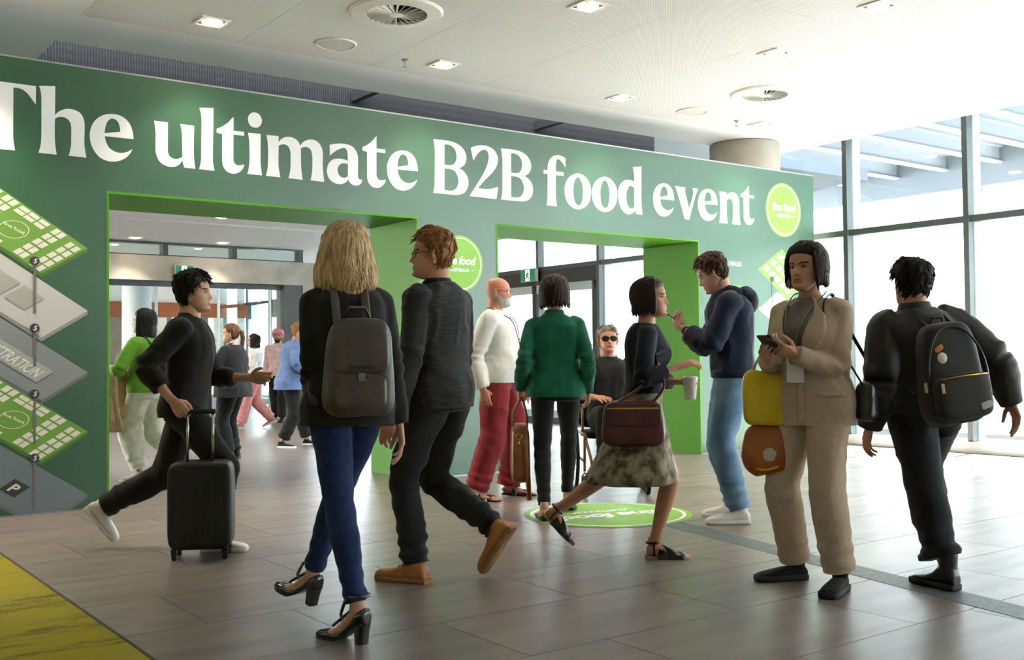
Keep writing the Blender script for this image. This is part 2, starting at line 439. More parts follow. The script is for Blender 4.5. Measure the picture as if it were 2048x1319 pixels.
GLYPHS = {
  'h': ([0], [[(1851,514,1),(1965,527,1),(1963,307,1),(1991,338),(2040,364),(2099,366),(2149,343),(2174,292),(2178,229),(2176,112),(2191,8,1),(2062,9,1),(2077,80),(2080,154),(2079,238),(2065,278),(2030,299),(1991,297),(1963,279,1),(1963,109),(1976,8,1),(1847,9,1),(1863,77),(1867,150),(1867,413),(1863,464)]]),
  'T': ([0], [[(1829,508,1),(1828,370,1),(1802,404),(1769,446),(1736,469),(1703,476),(1673,475,1),(1672,116),(1676,66),(1685,8,1),(1563,8,1),(1572,66),(1576,116),(1574,475,1),(1545,476),(1512,469),(1479,446),(1445,404),(1419,370,1),(1419,508,1)]]),
  'e': ([-2623,0,3384,4100], [[(5170,192,1),(5164,250),(5135,319),(5078,362),(5002,370),(4927,346),(4870,291),(4841,212),(4844,136),(4868,74),(4918,18),(4986,-3),(5049,5),(5107,35),(5145,77),(5161,112,1),(5133,92),(5088,74),(5037,75),(4987,101),(4962,142),(4951,190,1)],[(4950,214,1),(5068,238,1),(5064,278),(5046,320),(5008,335),(4976,313),(4957,267)]]),
  'u': ([0], [[(2709,359,1),(2820,359,1),(2819,130),(2831,92),(2866,70),(2905,75),(2937,92,1),(2935,254),(2931,309),(2919,359,1),(3035,358,1),(3031,142),(3035,75),(3044,7,1),(2953,7,1),(2936,64,1),(2911,28),(2866,4),(2811,5),(2756,33),(2727,87),(2720,152),(2721,251),(2717,305)]]),
  'l': ([0], [[(3080,512,1),(3198,526,1),(3191,104),(3195,56),(3206,6,1),(3075,7,1),(3088,55),(3093,104),(3097,423),(3091,471)]]),
  't': ([0,1361,6452], [[(3371,473,1),(3370,358,1),(3463,359,1),(3461,326,1),(3370,326,1),(3368,113),(3384,80),(3414,71),(3440,76),(3464,83,1),(3450,47),(3419,15),(3373,-3),(3317,8),(3282,45),(3271,98),(3272,318,1),(3225,325,1),(3225,356,1),(3268,379),(3319,417),(3349,451)]]),
  'i': ([0], [[(3497,357,1),(3611,359,1),(3608,128),(3613,69),(3622,6,1),(3491,7,1),(3505,68),(3511,138),(3510,257),(3505,311)],[(3559,537),(3598,525),(3621,485),(3616,444),(3592,416),(3561,407),(3522,418),(3499,457),(3501,495),(3525,526)]]),
  'm': ([0], [[(3662,357,1),(3775,360,1),(3773,307,1),(3805,343),(3854,363),(3909,361),(3953,338),(3975,299,1),(4008,339),(4064,364),(4120,362),(4165,331),(4188,281),(4191,230),(4189,146),(4194,85),(4203,4,1),(4071,6,1),(4085,74),(4089,136),(4088,229),(4075,274),(4041,294),(4002,290),(3980,274,1),(3982,126),(3987,65),(3997,4,1),(3863,5,1),(3880,75),(3884,136),(3883,228),(3870,272),(3838,294),(3805,292),(3774,277,1),(3771,114),(3777,65),(3788,5,1),(3657,7,1),(3672,74),(3676,135),(3677,246),(3672,306)]]),
  'a': ([0], [[(4258,339,1),(4303,353),(4372,364),(4443,362),(4501,337),(4534,287),(4540,224),(4537,86),(4547,63),(4565,56),(4579,60,1),(4573,31),(4546,7),(4505,0),(4464,15),(4440,50,1),(4417,22),(4370,0),(4312,2),(4260,28),(4232,78),(4232,130),(4256,184),(4302,217),(4360,227),(4406,223),(4438,216,1),(4435,266),(4428,308),(4405,328),(4372,320),(4325,296),(4285,266),(4259,239,1)],[(4438,187,1),(4406,189),(4365,180),(4338,146),(4336,109),(4353,74),(4388,59),(4423,67),(4437,82,1)]]),
  'B': ([0,793], [[(5345,515,1),(5540,518),(5635,495),(5695,451),(5723,385),(5708,321),(5673,286),(5632,268,1),(5686,244),(5727,203),(5744,147),(5732,83),(5691,34),(5629,10),(5562,6),(5339,5,1),(5354,67),(5358,134),(5362,403),(5356,458)],[(5470,479,1),(5526,481),(5580,455),(5606,401),(5603,344),(5578,302),(5540,287),(5468,286,1)],[(5468,250,1),(5537,250),(5591,230),(5624,170),(5624,114),(5596,66),(5555,43),(5466,43,1)]]),
  '2': ([0], [[(5774,480,1),(5827,503),(5897,519),(5981,519),(6052,490),(6094,436),(6098,378),(6071,311),(6021,254),(5935,176),(5857,94,1),(5906,93),(5976,96),(6047,111),(6096,130,1),(6090,74),(6076,4,1),(5755,9,1),(5836,121),(5922,244),(5972,342),(5987,413),(5974,464),(5936,480),(5889,460),(5847,421),(5804,357,1)]]),
  'f': ([0], [[(6971,504,1),(6966,408,1),(6927,451),(6889,481),(6861,484),(6845,461),(6838,417),(6837,354,1),(6943,355,1),(6939,316,1),(6836,316,1),(6833,101),(6838,53),(6848,-7,1),(6709,-7,1),(6721,55),(6725,116),(6728,317,1),(6676,317,1),(6676,355,1),(6728,354,1),(6740,432),(6772,484),(6827,517),(6897,525)]]),
  'o': ([0,375], [[(7125,360),(7221,344),(7285,288),(7314,203),(7299,102),(7249,30),(7151,-15),(7055,-3),(6984,52),(6954,136),(6963,234),(7020,313)],[(7137,324),(7180,285),(7203,206),(7198,119),(7176,49),(7139,24),(7096,49),(7073,121),(7071,207),(7091,283)]]),
  'd': ([0], [[(7923,505,1),(8054,527,1),(8045,150),(8050,73),(8059,-8,1),(7964,-6,1),(7949,36,1),(7914,1),(7853,-17),(7784,1),(7733,55),(7706,136),(7707,238),(7746,311),(7816,356),(7894,359),(7943,346,1),(7944,400),(7936,464)],[(7942,277,1),(7910,294),(7867,290),(7831,235),(7818,170),(7834,95),(7863,56),(7902,51),(7938,71,1)]]),
  'v': ([0], [[(8572,356,1),(8739,356,1),(8732,305),(8756,236),(8793,113,1),(8842,233),(8865,306),(8853,356,1),(8947,358,1),(8915,300),(8870,195),(8791,-13,1),(8720,-8,1),(8655,168),(8608,284)]]),
  'n': ([0], [[(9304,359,1),(9425,356,1),(9422,312,1),(9459,346),(9513,363),(9583,357),(9628,319),(9647,257),(9647,131),(9652,68),(9659,-13,1),(9515,-10,1),(9531,60),(9535,123),(9535,227),(9519,273),(9481,286),(9450,278),(9427,255,1),(9424,114),(9430,52),(9440,-10,1),(9295,-11,1),(9309,65),(9313,127),(9315,251),(9312,313)]]),
}

for ch, (dxs, cts) in GLYPHS.items():
    V, F = curve_fill([catmull(ct) / 1000.0 for ct in cts], 0.001)
    for dx in dxs:
        me = fast_mesh('sign_letter', on_wall(V, dx / 1000.0, 2.69), F, M_LETTER)
        link('sign_letter', me, wall)

def circle(r, n=64, cx=0, cy=0):
    t = np.linspace(0, 2 * np.pi, n, endpoint=False)
    return np.column_stack([cx + r * np.cos(t), cy + r * np.sin(t)])

def logo(parent, r, fn):
    """roundel: fn(V, off) maps the XY design onto its surface"""
    V, F = curve_fill([circle(r)], 0.0005); link('logo_disc', fast_mesh('logo_disc', fn(V, 0.0), F, M_LOGO), parent)
    V, F = curve_fill([circle(r * .93), circle(r * .885)], 0.0005); link('logo_ring', fast_mesh('logo_ring', fn(V, 0.001), F, M_LETTER), parent)
    V, F = text_fill('fine food', r * .40, 0.24, r * .012, 0.0005, spacing=0.92)
    V[:, 1] -= r * 0.02
    link('logo_text', fast_mesh('logo_text', fn(V, 0.001), F, M_LETTER), parent)
    V, F = text_fill('AUSTRALIA', r * .155, 0, r * .006, 0.0005, spacing=1.0)
    V[:, 1] -= r * .27
    link('logo_text', fast_mesh('logo_text', fn(V, 0.001), F, M_LETTER), parent)
    for sx in (-1, 1):
        V, F = curve_fill([np.array([(-.06, -.01), (.06, -.01), (.06, .01), (-.06, .01)]) * r + np.array([sx * .56 * r, -.215 * r])], 0.0005)
        link('logo_dash', fast_mesh('logo_dash', fn(V, 0.001), F, M_LETTER), parent)

logo(wall, 0.275, lambda V, off: on_wall(V, 5.63, 2.035, off))
logo(wall, 0.335, lambda V, off: on_wall(V, 10.46, 2.915, off))
ang = math.radians(167)
fl = empty('floor_decal', (5.06, 5.68, 0.0021), label='round lime floor sticker with white ring and lettering, set in the stone floor', cat='floor sticker')
logo(fl, 0.60, lambda V, off: np.column_stack([V[:, 0] * math.cos(ang) - V[:, 1] * math.sin(ang), V[:, 0] * math.sin(ang) + V[:, 1] * math.cos(ang), V[:, 2] * .5 + off]))

# ---- isometric floor-plan print on the left pier (drawn on the wall plane, X/Z metres)
M_PGREEN = plain('print_lime', (112, 158, 62), 0.5); M_PGREEND = plain('print_lime_edge', (80, 118, 44), 0.5)
M_PGREY = plain('print_grey', (196, 194, 192), 0.5); M_PGREYD = plain('print_grey_edge', (150, 148, 146), 0.5)
M_PMID = plain('print_mid_grey', (136, 140, 142), 0.5); M_PMIDD = plain('print_mid_grey_edge', (108, 110, 112), 0.5)
M_PDARK = plain('print_slate', (112, 122, 130), 0.5); M_PINK = plain('print_charcoal', (52, 56, 62), 0.5)
M_PCREAM = plain('print_cream', (226, 222, 208), 0.5); M_PPOLE = plain('print_pole', (112, 108, 106), 0.5)
def flat(name, pts, mat, off=0.0, parent=None, thick=0.0006):
    V, F = curve_fill([np.asarray(p, float) for p in (pts if isinstance(pts[0][0], (list, tuple, np.ndarray)) else [pts])], thick)
    return link(name, fast_mesh(name, on_wall(V, 0, 0, off), F, mat), parent or wall)
UA = np.array((-0.332, 0.222)) * 1.0     # up-left along the plan
UB = np.array((-0.33, -0.205))           # down-left, full short side
def slab(zr, top, edge, L=4.2, th=0.028, xr=2.2):
    R0 = np.array((xr, zr)); B0 = R0 + UB
    A0 = R0 + UA * L; C0 = B0 + UA * L
    dz = np.array((0, -th))
    flat('plan_edge', [R0, R0 + dz, B0 + dz, C0 + dz, C0, B0], edge, 0.0)
    flat('plan_slab', [R0, A0, C0, B0], top, 0.001)
    return R0
def cell(R0, a, b, la, lb, mat=M_PCREAM, off=0.002, name='plan_cell'):
    c = R0 + UA * a + UB * b
    p, q = UA * la / 2, UB * lb / 2
    return flat(name, [c - p - q, c + p - q, c + p + q, c - p + q], mat, off)
def green_plan(zr):
    R0 = slab(zr, M_PGREEN, M_PGREEND, 2.6)
    for b in (.17, .36, .55, .74, .92):
        for a in (.10, .23): cell(R0, a, b, .10, .15)
    for b in (.10, .29, .49, .69, .88):
        for a in (.48, .60): cell(R0, a, b, .10, .15)
    for a in (.86, 1.07, 1.27):
        for b in (.08, .19): cell(R0, a, b, .18, .085)
    for a in (1.48, 1.62):
        for b in (.10, .29, .49): cell(R0, a, b, .11, .15)
    for a in (1.82, 1.95):
        for b in (.10, .29): cell(R0, a, b, .11, .15)
    for a in (1.0, 1.22, 1.46): cell(R0, a, .93, .18, .09)
    c = R0 + UA * 1.02 + UB * .56
    t = np.linspace(0, 2 * np.pi, 40, endpoint=False)
    mkE = lambda s: np.array([c + np.array((.108 * s * math.cos(k), .066 * s * math.sin(k))) for k in t])
    flat('plan_ring', [mkE(1), mkE(.94)], M_PCREAM, 0.002)
    V, F = text_fill('fine food', .05, .2, .001, .0006)
    V2 = V.copy(); V2[:, 1] = V[:, 1] * .8 - V[:, 0] * .42; V2[:, 0] = V[:, 0] * .8
    link('plan_text', fast_mesh('plan_text', on_wall(V2, c[0], c[1], .002), F, M_PCREAM), wall)
R5 = slab(0.12, M_PDARK, M_PMIDD, 2.6)
green_plan(0.598)
R3 = slab(1.05, M_PMID, M_PMIDD, 2.6)
R2 = slab(1.52, M_PGREY, M_PGREYD, 2.6)
green_plan(2.0)
for a in (.82, 1.32, 1.82):
    o = cell(R2, a + .02, .52, .42, .42, M_PGREYD, .002, 'plan_block')
    cell(R2 + np.array((0, .012)), a + .02, .52, .42, .42, plain('print_block', (172, 168, 164), .5), .003, 'plan_block')
cell(R3, 1.27, .585, 1.86, .37, M_PMIDD, .002, 'plan_block')
cell(R3 + np.array((0, .014)), 1.27, .585, 1.86, .37, plain('print_bar', (164, 168, 170), .5), .003, 'plan_block')
V, F = text_fill('REGISTRATION', .125, 0, .002, .0006, 'RIGHT'); V[:, 0] *= .60
mA, mB = -UA / np.linalg.norm(UA), -UB / np.linalg.norm(UB)
cR = R3 + np.array((0, .014)) + UA * .43 + UB * .71
V2 = V.copy(); V2[:, 0] = V[:, 0] * mA[0] + V[:, 1] * mB[0]; V2[:, 1] = V[:, 0] * mA[1] + V[:, 1] * mB[1]
link('plan_text', fast_mesh('plan_text', on_wall(V2, cR[0], cR[1], .004), F, M_PCREAM), wall)
cell(R5, .956, .60, .31, .33, M_PINK, .002, 'plan_block')
V, F = text_fill('P', .105, 0, .003, .0006)
cR = R5 + UA * .96 + UB * .70
V2 = V.copy(); V2[:, 0] = V[:, 0] * mA[0] + V[:, 1] * mB[0]; V2[:, 1] = V[:, 0] * mA[1] + V[:, 1] * mB[1]
link('plan_text', fast_mesh('plan_text', on_wall(V2, cR[0], cR[1], .003), F, M_PCREAM), wall)
for z0, z1 in ((1.50, 1.89), (1.10, 1.39), (.53, .90), (.04, .42)):
    flat('plan_pole', [(1.812, z0 - .01), (1.83, z0), (1.83, z1), (1.812, z1)], M_PPOLE, .005)
for z in (1.885, 1.385, .895, .42):
    flat('plan_badge', circle(.034, 24, 1.821, z), M_PINK, .0065)
    V, F = text_fill('S', .05, 0.3, .001, .0006)
    link('plan_text', fast_mesh('plan_text', on_wall(V, 1.821, z - .017, .0075), F, M_LETTER), wall)
# right pier: heading, list and the mirrored plan
def wall_text(s, x, z, size, mat=M_LETTER, bold=0.0):
    V, F = text_fill(s, size, 0, bold, .0006, 'LEFT')
    link('wall_text', fast_mesh('wall_text', on_wall(V, x, z, 0), F, mat), wall)
wall_text('EXHIBITION HALLS', 9.05, 2.185, .072, bold=.002)
wall_text('Melbourne Exhibition', 9.02, 2.08, .046)
wall_text('Features', 9.52, 1.93, .05, M_LOGO)
for s, z in (('Main Hall', 1.84), ('Theatre', 1.78), ('Live', 1.70)): wall_text(s, 9.62, z, .044)
def rplan(pts, mat, off): flat('plan_slab', pts, mat, off)
rplan([(9.96, 2.165), (10.50, 1.80), (10.95, 2.05), (10.42, 2.43)], M_PGREEN, 0.0)
for i in range(5):
    for j in range(3):
        c0 = np.array((10.05, 2.18)) + np.array((.085, -.056)) * i * 1.15 + np.array((.10, .056)) * j * 1.3
        rplan([c0, c0 + (.07, -.045), c0 + (.15, 0.0), c0 + (.08, .045)], M_PCREAM, .001)
rplan([(9.96, 1.68), (10.50, 1.36), (10.95, 1.60), (10.32, 1.90)], M_PGREY, 0.0)
rplan([(9.97, 1.20), (10.50, .90), (10.95, 1.14), (10.42, 1.44)], M_PGREY, 0.0)
flat('plan_pole', [(10.215, 1.62), (10.225, 1.62), (10.225, 2.04), (10.215, 2.04)], M_PPOLE, .003)
flat('plan_badge', circle(.034, 24, 10.22, 2.05), M_PINK, .004)

# ---- round concrete column behind the wall
MB().lathe([(.44, 0), (.44, 3.79)], (10.36, 8.93, 0), 48).obj('column', M_CONC, smooth=True, label='round concrete column rising behind the right end of the green wall', cat='column')

# ---- window wall on the right, running along Y
XW = 11.3
win = empty('window_1', (XW, 8, 0), kind='structure')
def wbox(name, x0, x1, y0, y1, z0, z1, mat, par=None):
    o = MB().box(x0 - XW, x1 - XW, y0 - 8, y1 - 8, z0, z1).obj(name, mat, par or win); return o
MY = [8.05 + 1.60 * k for k in range(-10, 0)] + [8.05, 9.61, 11.18, 12.74, 14.32, 15.9, 17.5, 19.1, 20.7, 22.3, 23.9, 25.5, 27.1, 28.7, 30.3, 31.9, 33.5]
for y in MY:
    wbox('mullion', XW - .10, XW + .03, y - .032, y + .032, 0.1, 3.86, M_DARKFRAME)
    wbox('mullion_fin', XW + .03, XW + .20, y - .02, y + .02, 0.1, 3.86, M_FRAME_LIGHT)
for y0, y1 in zip(MY[:-1], MY[1:]):
    door = 12.7 < y0 < 14.4
    wbox('transom', XW - .07, XW + .05, y0 + .032, y1 - .032, 2.605, 2.68, M_DARKFRAME)
    if not door:
        wbox('sill', XW - .14, XW + .06, y0 - .032, y1 - .032, 0.0, 0.13, plain('sill_grey', (140, 144, 144), .5) if y0 == MY[0] else bpy.data.materials['sill_grey'])
        wbox('pane', XW - .012, XW + .0, y0 + .032, y1 - .032, 0.13, 2.605, M_GLASS)
    else:
        wbox('door_head', XW - .10, XW + .05, y0 + .032, y1 - .032, 2.36, 2.605, M_BLACKM)
        wbox('door_closer_box', XW - .14, XW - .10, y0 + .10, y1 - .032, 2.22, 2.36, M_FRAME_LIGHT)
        wbox('door_jamb', XW - .08, XW + .04, y0 + .032, y0 + .17, 0, 2.36, M_BLACKM)
        wbox('door_leaf_glass', XW - .012, XW, y0 + .17, y1 - .032, 0.1, 2.22, M_GLASS)
        wbox('door_rail', XW - .03, XW + .02, y0 + .17, y1 - .032, 0.0, 0.1, M_DARKFRAME)
    wbox('pane', XW - .012, XW, y0 + .032, y1 - .032, 2.68, 3.86, M_GLASS)
wbox('head', XW - .12, XW + .12, MY[0], MY[-1], 3.86, 5.2, M_DARKFRAME)

# ---- room beyond the portals: lower ceiling, lintel wall with clerestory and glass doors
YB = 20.0
cb = MB().box(-2, 11.15, 10.24, 17.0, 3.42, 3.55).box(-2, 11.15, 17.08, YB + 14, 3.40, 3.55).box(-2, 11.15, 17.0, 17.08, 3.50, 3.55, 1).obj('ceiling_back', [M_WHITE_CEIL, M_BLACKM], kind='structure')
wb = MB().box(-2, 9.84, YB, YB + .45, 2.66, 3.13).box(9.5, 9.84, YB, YB + .45, 0, 2.66).box(-2, 5.0, YB, YB + .45, 0, 2.66)
wb = wb.obj('wall_back', M_CONC, kind='structure')
MB().box(9.10, 9.5, YB + .02, YB + .6, 0, 2.66).obj('door_pier', plain('grey_door_pier', (92, 92, 92), .6), wb)
cl = empty('window_2', (0, YB + .2, 3.13), kind='structure')
def cbx(name, x0, x1, z0, z1, d0, d1, mat): MB().box(x0, x1, d0, d1, z0 - 3.13, z1 - 3.13).obj(name, mat, cl)
cbx('frame_rail', 3, 9.56, 3.13, 3.16, -.1, .1, M_DARKFRAME); cbx('frame_rail', 3, 9.56, 3.37, 3.40, -.1, .1, M_DARKFRAME)
cx_ = [3.9, 5.28, 6.69, 8.07, 9.50]
for x in cx_: cbx('frame_post', x - .05, x + .05, 3.16, 3.37, -.1, .1, M_DARKFRAME)
for x0, x1 in zip(cx_[:-1], cx_[1:]): cbx('pane', x0 + .05, x1 - .05, 3.16, 3.37, -.008, .008, M_DGLASS)
gd = empty('door_1', (7, YB + .22, 0), kind='structure')
MB().box(-2, 2.1, -.06, .06, 2.56, 2.66).obj('door_head', M_DARKFRAME, gd)
for x in (-1.35, -.45, .78, 1.86):
    MB().box(x - .02, x + .02, -.03, .03, 0, 2.56).obj('door_stile', M_FRAME_LIGHT, gd)
for x0, x1 in ((-2, -1.37), (-1.33, -.47), (.80, 1.84), (1.88, 2.1)):
    MB().box(x0, x1, -.006, .006, .04, 2.56).obj('pane', M_DGLASS, gd)
# space beyond the glass doors: timber band, plaster wall, bright side window comes from window_1
MB().box(2, 11.1, 26.8, 27.0, 2.25, 2.62).obj('timber_band', noisy('orange_timber', (140, 74, 34), (168, 94, 48), scale=3, stretch=(.6, 1, 6), rough=.5, bump=.03), label='orange-brown timber band across the wall beyond the glass doors', cat='wall panel')
MB().box(2, 8.3, 27.05, 27.25, 0, 2.25).obj('wall_foyer', noisy('brown_plaster', (140, 120, 106), (156, 138, 124), scale=2, rough=.8, bump=.02), kind='structure')
MB().box(2, 11.1, 27.05, 27.3, 2.62, 3.4).obj('wall_foyer_upper', M_PLASTER, kind='structure')
MB().lathe([(.32, 0), (.32, 3.4)], (7.4, 24.2, 0), 32).obj('column', plain('white_column', (216, 216, 220), .6), smooth=True, label='round white column beyond the glass doors', cat='column')
# floor markings etc. ------------------------------------------------ outside the glass
M_OUT = noisy('paving_outside', (186, 186, 184), (200, 200, 198), scale=2, rough=.9, bump=.05)
MB().box(14.05, 70, -40, 70, -.5, -.05).obj('ground_outside', M_OUT, kind='structure')
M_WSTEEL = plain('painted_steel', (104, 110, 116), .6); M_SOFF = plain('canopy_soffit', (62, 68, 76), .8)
can = empty('canopy', (13, 6, 0), label='white steel canopy with sloping beams outside the tall windows', cat='canopy')
def cbox(name, x0, x1, y0, y1, z0, z1, mat): MB().box(x0 - 13, x1 - 13, y0 - 6, y1 - 6, z0, z1).obj(name, mat, can)
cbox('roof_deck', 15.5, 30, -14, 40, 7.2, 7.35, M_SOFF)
for k in range(-8, 20):
    y = 6 + k * 1.7
    cbox('beam', 15.5, 30, y - .13, y + .13, 7.16, 7.2, M_WSTEEL); cbox('beam_web', 15.5, 30, y - .02, y + .02, 6.75, 7.16, M_WSTEEL); cbox('beam_flange', 15.5, 30, y - .12, y + .12, 6.7, 6.75, M_WSTEEL)
cbox('added_sun_blocker', 11.55, 15.4, 10.6, 40, 4.05, 4.25, M_SOFF)  # added slab, mostly out of view, keeps sun and sky off the back-room windows
cbox('edge_beam', 30, 30.4, -14, 40, 6.1, 7.4, M_WSTEEL); cbox('inner_beam', 21, 21.3, -14, 40, 6.3, 6.7, M_WSTEEL)
for k in range(-2, 6):
    MB().tube([(30.2 - 13, k * 7.0 - 3, -.05), (30.2 - 13, k * 7.0 - 3, 6.1)], .16, 12).obj('post', M_WSTEEL, can, smooth=True)
bd = empty('building', (42, 6, 0), label='pale concrete building with banded windows across the forecourt', cat='building')
M_BCONC = noisy('pale_concrete', (186, 184, 178), (200, 198, 192), scale=.8, rough=.9, bump=.05); M_BGL = plain('building_glass', (110, 130, 146), .15, spec=.8)
def bbox(name, x0, x1, y0, y1, z0, z1, mat): MB().box(x0 - 42, x1 - 42, y0 - 6, y1 - 6, z0, z1).obj(name, mat, bd)
bbox('wall', 42, 46, -40, 60, -.5, 12, M_BCONC)
for z in (2.2, 5.6, 9.0):
    bbox('band', 41.7, 42, -40, 60, z - .35, z, M_BCONC)
    for k in range(-10, 16):
        bbox('window', 41.9, 42, k * 3.6, k * 3.6 + 2.6, z + .3, z + 1.9, M_BGL)
rl = empty('railing', (24, 6, 0), label='low metal railing standing on the forecourt outside the windows', cat='railing')
MB().box(-.03, .03, -20, 30, 1.0, 1.06).obj('top_rail', M_FRAME_LIGHT, rl); MB().box(-.02, .02, -20, 30, .5, .53).obj('mid_rail', M_FRAME_LIGHT, rl)
for k in range(26): MB().box(-.025, .025, -20 + 2 * k - .025, -20 + 2 * k + .025, -.05, 1.0).obj('post', M_FRAME_LIGHT, rl)

# ---- ceiling fittings
M_LAMP = plain('lamp_glow', (255, 244, 225), .4, emit=(255, 226, 190), estr=14.0)
M_FIT = plain('white_fitting', (228, 228, 222), .5); M_HOLE = plain('dark_recess', (22, 22, 22), .8)
NEAR = ['nearest the left end of the ceiling slot', 'above the left pier between speaker and slot', 'at the top edge, right of the large air vent', 'above the words in the middle of the wall', 'near the right air vent, towards the top', 'near the ceiling corner above the column', 'top right of the bright ceiling']
def spot_lamp(x, y, z, power, size=.10, col=(1, .86, .70), angle=95, parent=None):
    l = bpy.data.lights.new('lamp_light', 'SPOT'); l.energy = power; l.color = col; l.spot_size = math.radians(angle); l.spot_blend = .6; l.shadow_soft_size = size
    o = bpy.data.objects.new('lamp_light', l); COL.objects.link(o); o.location = (x, y, z)
    if parent: o.parent = parent; o.location = (0, 0, z - parent.location.z)
    return o
def downlight(x, y, z, label, power=30, s=.115):
    t = empty('downlight', (x, y, z), label=label, cat='downlight', group='square recessed ceiling lights')
    f = MB()
    for a, b, c_, d in ((-s, s, s - .022, s), (-s, s, -s, -s + .022), (-s, -s + .022, -s + .022, s - .022), (s - .022, s, -s + .022, s - .022)): f.box(a, b, c_, d, -.012, 0)
    f.obj('frame', M_FIT, t)
    MB().box(-s + .022, s - .022, -s + .022, s - .022, -.0055, -.0045).obj('recess', M_HOLE, t)
    MB().lathe([(.062, -.022), (.078, -.016), (.08, -.0055)], n=20).obj('lens', M_LAMP, t)
    spot_lamp(x, y, z - .05, power, parent=t)
    return t
for (x, y), nm in zip(((3.03, 7.99), (5.19, 7.98), (5.22, 6.01), (7.36, 7.98), (7.40, 6.01), (9.56, 7.98), (7.05, 4.73)), NEAR):
    downlight(x, y, 3.796, 'lit square recessed downlight ' + nm)
downlight(1.0, 8.02, 3.8, 'lit recessed downlight beside the left end of the green wall', 100)
for x, y, nm in ((5.95, 19.55, 'left of the exit sign'), (7.6, 19.55, 'right of the exit sign'), (6.3, 16.2, 'nearer the portal'), (4.3, 13.2, 'just behind the portal'), (8.4, 13.2, 'behind the middle pier')):
    downlight(x, y, 3.40 if y > 17.1 else 3.42, 'lit recessed downlight in the lower back ceiling, ' + nm, 40)
def air_vent(x, y, label, r=.36):
    t = empty('air_vent', (x, y, 3.796), label=label, cat='air vent', group='round swirl air vents')
    MB().lathe([(r * .64, -.004), (r * .66, -.028), (r * .96, -.02), (r, -.006), (r, 0)], n=48).obj('face_ring', M_FIT, t, smooth=False)
    MB().lathe([(r * .655, -.0065), (r * .655, -.004)], n=48).obj('recess', M_HOLE, t)
    MB().lathe([(.03, -.034), (.055, -.03), (.06, -.02), (.06, -.008)], n=20).obj('hub', M_FIT, t)
    for k in range(24):
        a = 2 * math.pi * k / 24; R = Matrix.Rotation(a, 4, 'Z')
        V = np.array([(.05, -.002, -.031), (r * .645, -.003, -.031), (r * .645, .022, -.008), (.05, .008, -.012), (.05, .001, -.031), (r * .645, .002, -.031), (r * .645, .027, -.008), (.05, .011, -.012)])
        MB().add(xf(R, V), [(0, 1, 2, 3), (7, 6, 5, 4), (0, 4, 5, 1), (1, 5, 6, 2), (2, 6, 7, 3), (3, 7, 4, 0)]).obj('vane', M_FIT, t)
air_vent(4.10, 6.96, 'large round white swirl air vent at the top of the picture')
air_vent(8.47, 7.02, 'round white swirl air vent on the bright right side of the ceiling', .35)
for x, y, nm in ((4.10, 7.97, 'round flush ceiling speaker below the large air vent'), (8.42, 7.98, 'round flush ceiling speaker left of the right air vent')):
    t = empty('ceiling_speaker', (x, y, 3.796), label=nm, cat='speaker', group='round ceiling speakers')
    MB().lathe([(.15, -.002), (.152, -.014), (.172, -.010), (.178, 0)], n=40).obj('rim', M_FIT, t, smooth=True)
    MB().lathe([(.0, -.012), (.14, -.012), (.15, -.004)], n=40).obj('grille', plain('speaker_grille', (206, 206, 200), .7) if x < 5 else bpy.data.materials['speaker_grille'], t)
for x, y, nm in ((4.82, 8.04, 'small chrome fire sprinkler between speaker and downlight'), (9.18, 8.02, 'small fire sprinkler on the bright right side of the ceiling')):
    t = empty('sprinkler', (x, y, 3.796), label=nm, cat='sprinkler', group='fire sprinklers')
    mm = plain('sprinkler_metal', (170, 168, 160), .35, metal=.7) if x < 5 else bpy.data.materials['sprinkler_metal']
    MB().lathe([(.03, 0), (.03, -.008), (.012, -.014), (.01, -.03)], n=16).obj('cup', mm, t)
    fr = MB().tube([(-.012, 0, -.03), (-.016, 0, -.05), (0, 0, -.066)], .003, 6).tube([(.012, 0, -.03), (.016, 0, -.05), (0, 0, -.066)], .003, 6)
    fr.obj('yoke', mm, t); MB().lathe([(.022, -.068), (.022, -.071)], n=16).obj('deflector', mm, t)

# ---- exit signs
M_EXG = plain('exit_green', (14, 104, 72), .4, emit=(10, 150, 95), estr=.08); M_EXW = plain('exit_white', (235, 245, 240), .4, emit=(235, 255, 245), estr=.2)
def exit_sign(name, loc, rz, w, h, label, proj=True):
    t = empty(name, loc, rz, label=label, cat='exit sign')
    MB().box(-w / 2, w / 2, .0, .06, -h / 2, h / 2).obj('housing', plain('sign_housing', (220, 224, 222), .5), t)
    MB().box(-w / 2 + .006, w / 2 - .006, -.004, .0, -h / 2 + .006, h / 2 - .006).obj('green_face', M_EXG, t)
    MB().box(-w * .17, w * .13, -.006, -.004, -h / 2 + .012, h / 2 - .012).obj('door_symbol', M_EXW, t)
    f = MB()
    s = h / .30
    def limb(a, b, r): f.tube([(a[0] * s, -.007, a[1] * s), (b[0] * s, -.007, b[1] * s)], r * s, 6)
    limb((-.005, .085), (-.005, .10), .02); limb((0, .06), (-.02, -.01), .022); limb((-.02, -.01), (.03, -.05), .014); limb((.03, -.05), (.02, -.11), .012)
    limb((-.02, -.01), (-.05, -.06), .014); limb((-.05, -.06), (-.09, -.07), .012); limb((0, .055), (-.05, .03), .011); limb((-.05, .03), (-.06, -.01), .01); limb((0, .055), (.05, .03), .011)
    f.obj('running_figure', M_EXG, t)
    return t
exit_sign('exit_sign', (7.0, 19.93, 2.81), 0, .36, .30, 'green running-figure exit sign on the concrete lintel beyond the left portal')
exit_sign('exit_sign', (11.10, 14.45, 2.545), math.radians(-90), .42, .22, 'green and white exit sign above the glass side door seen through the right portal')

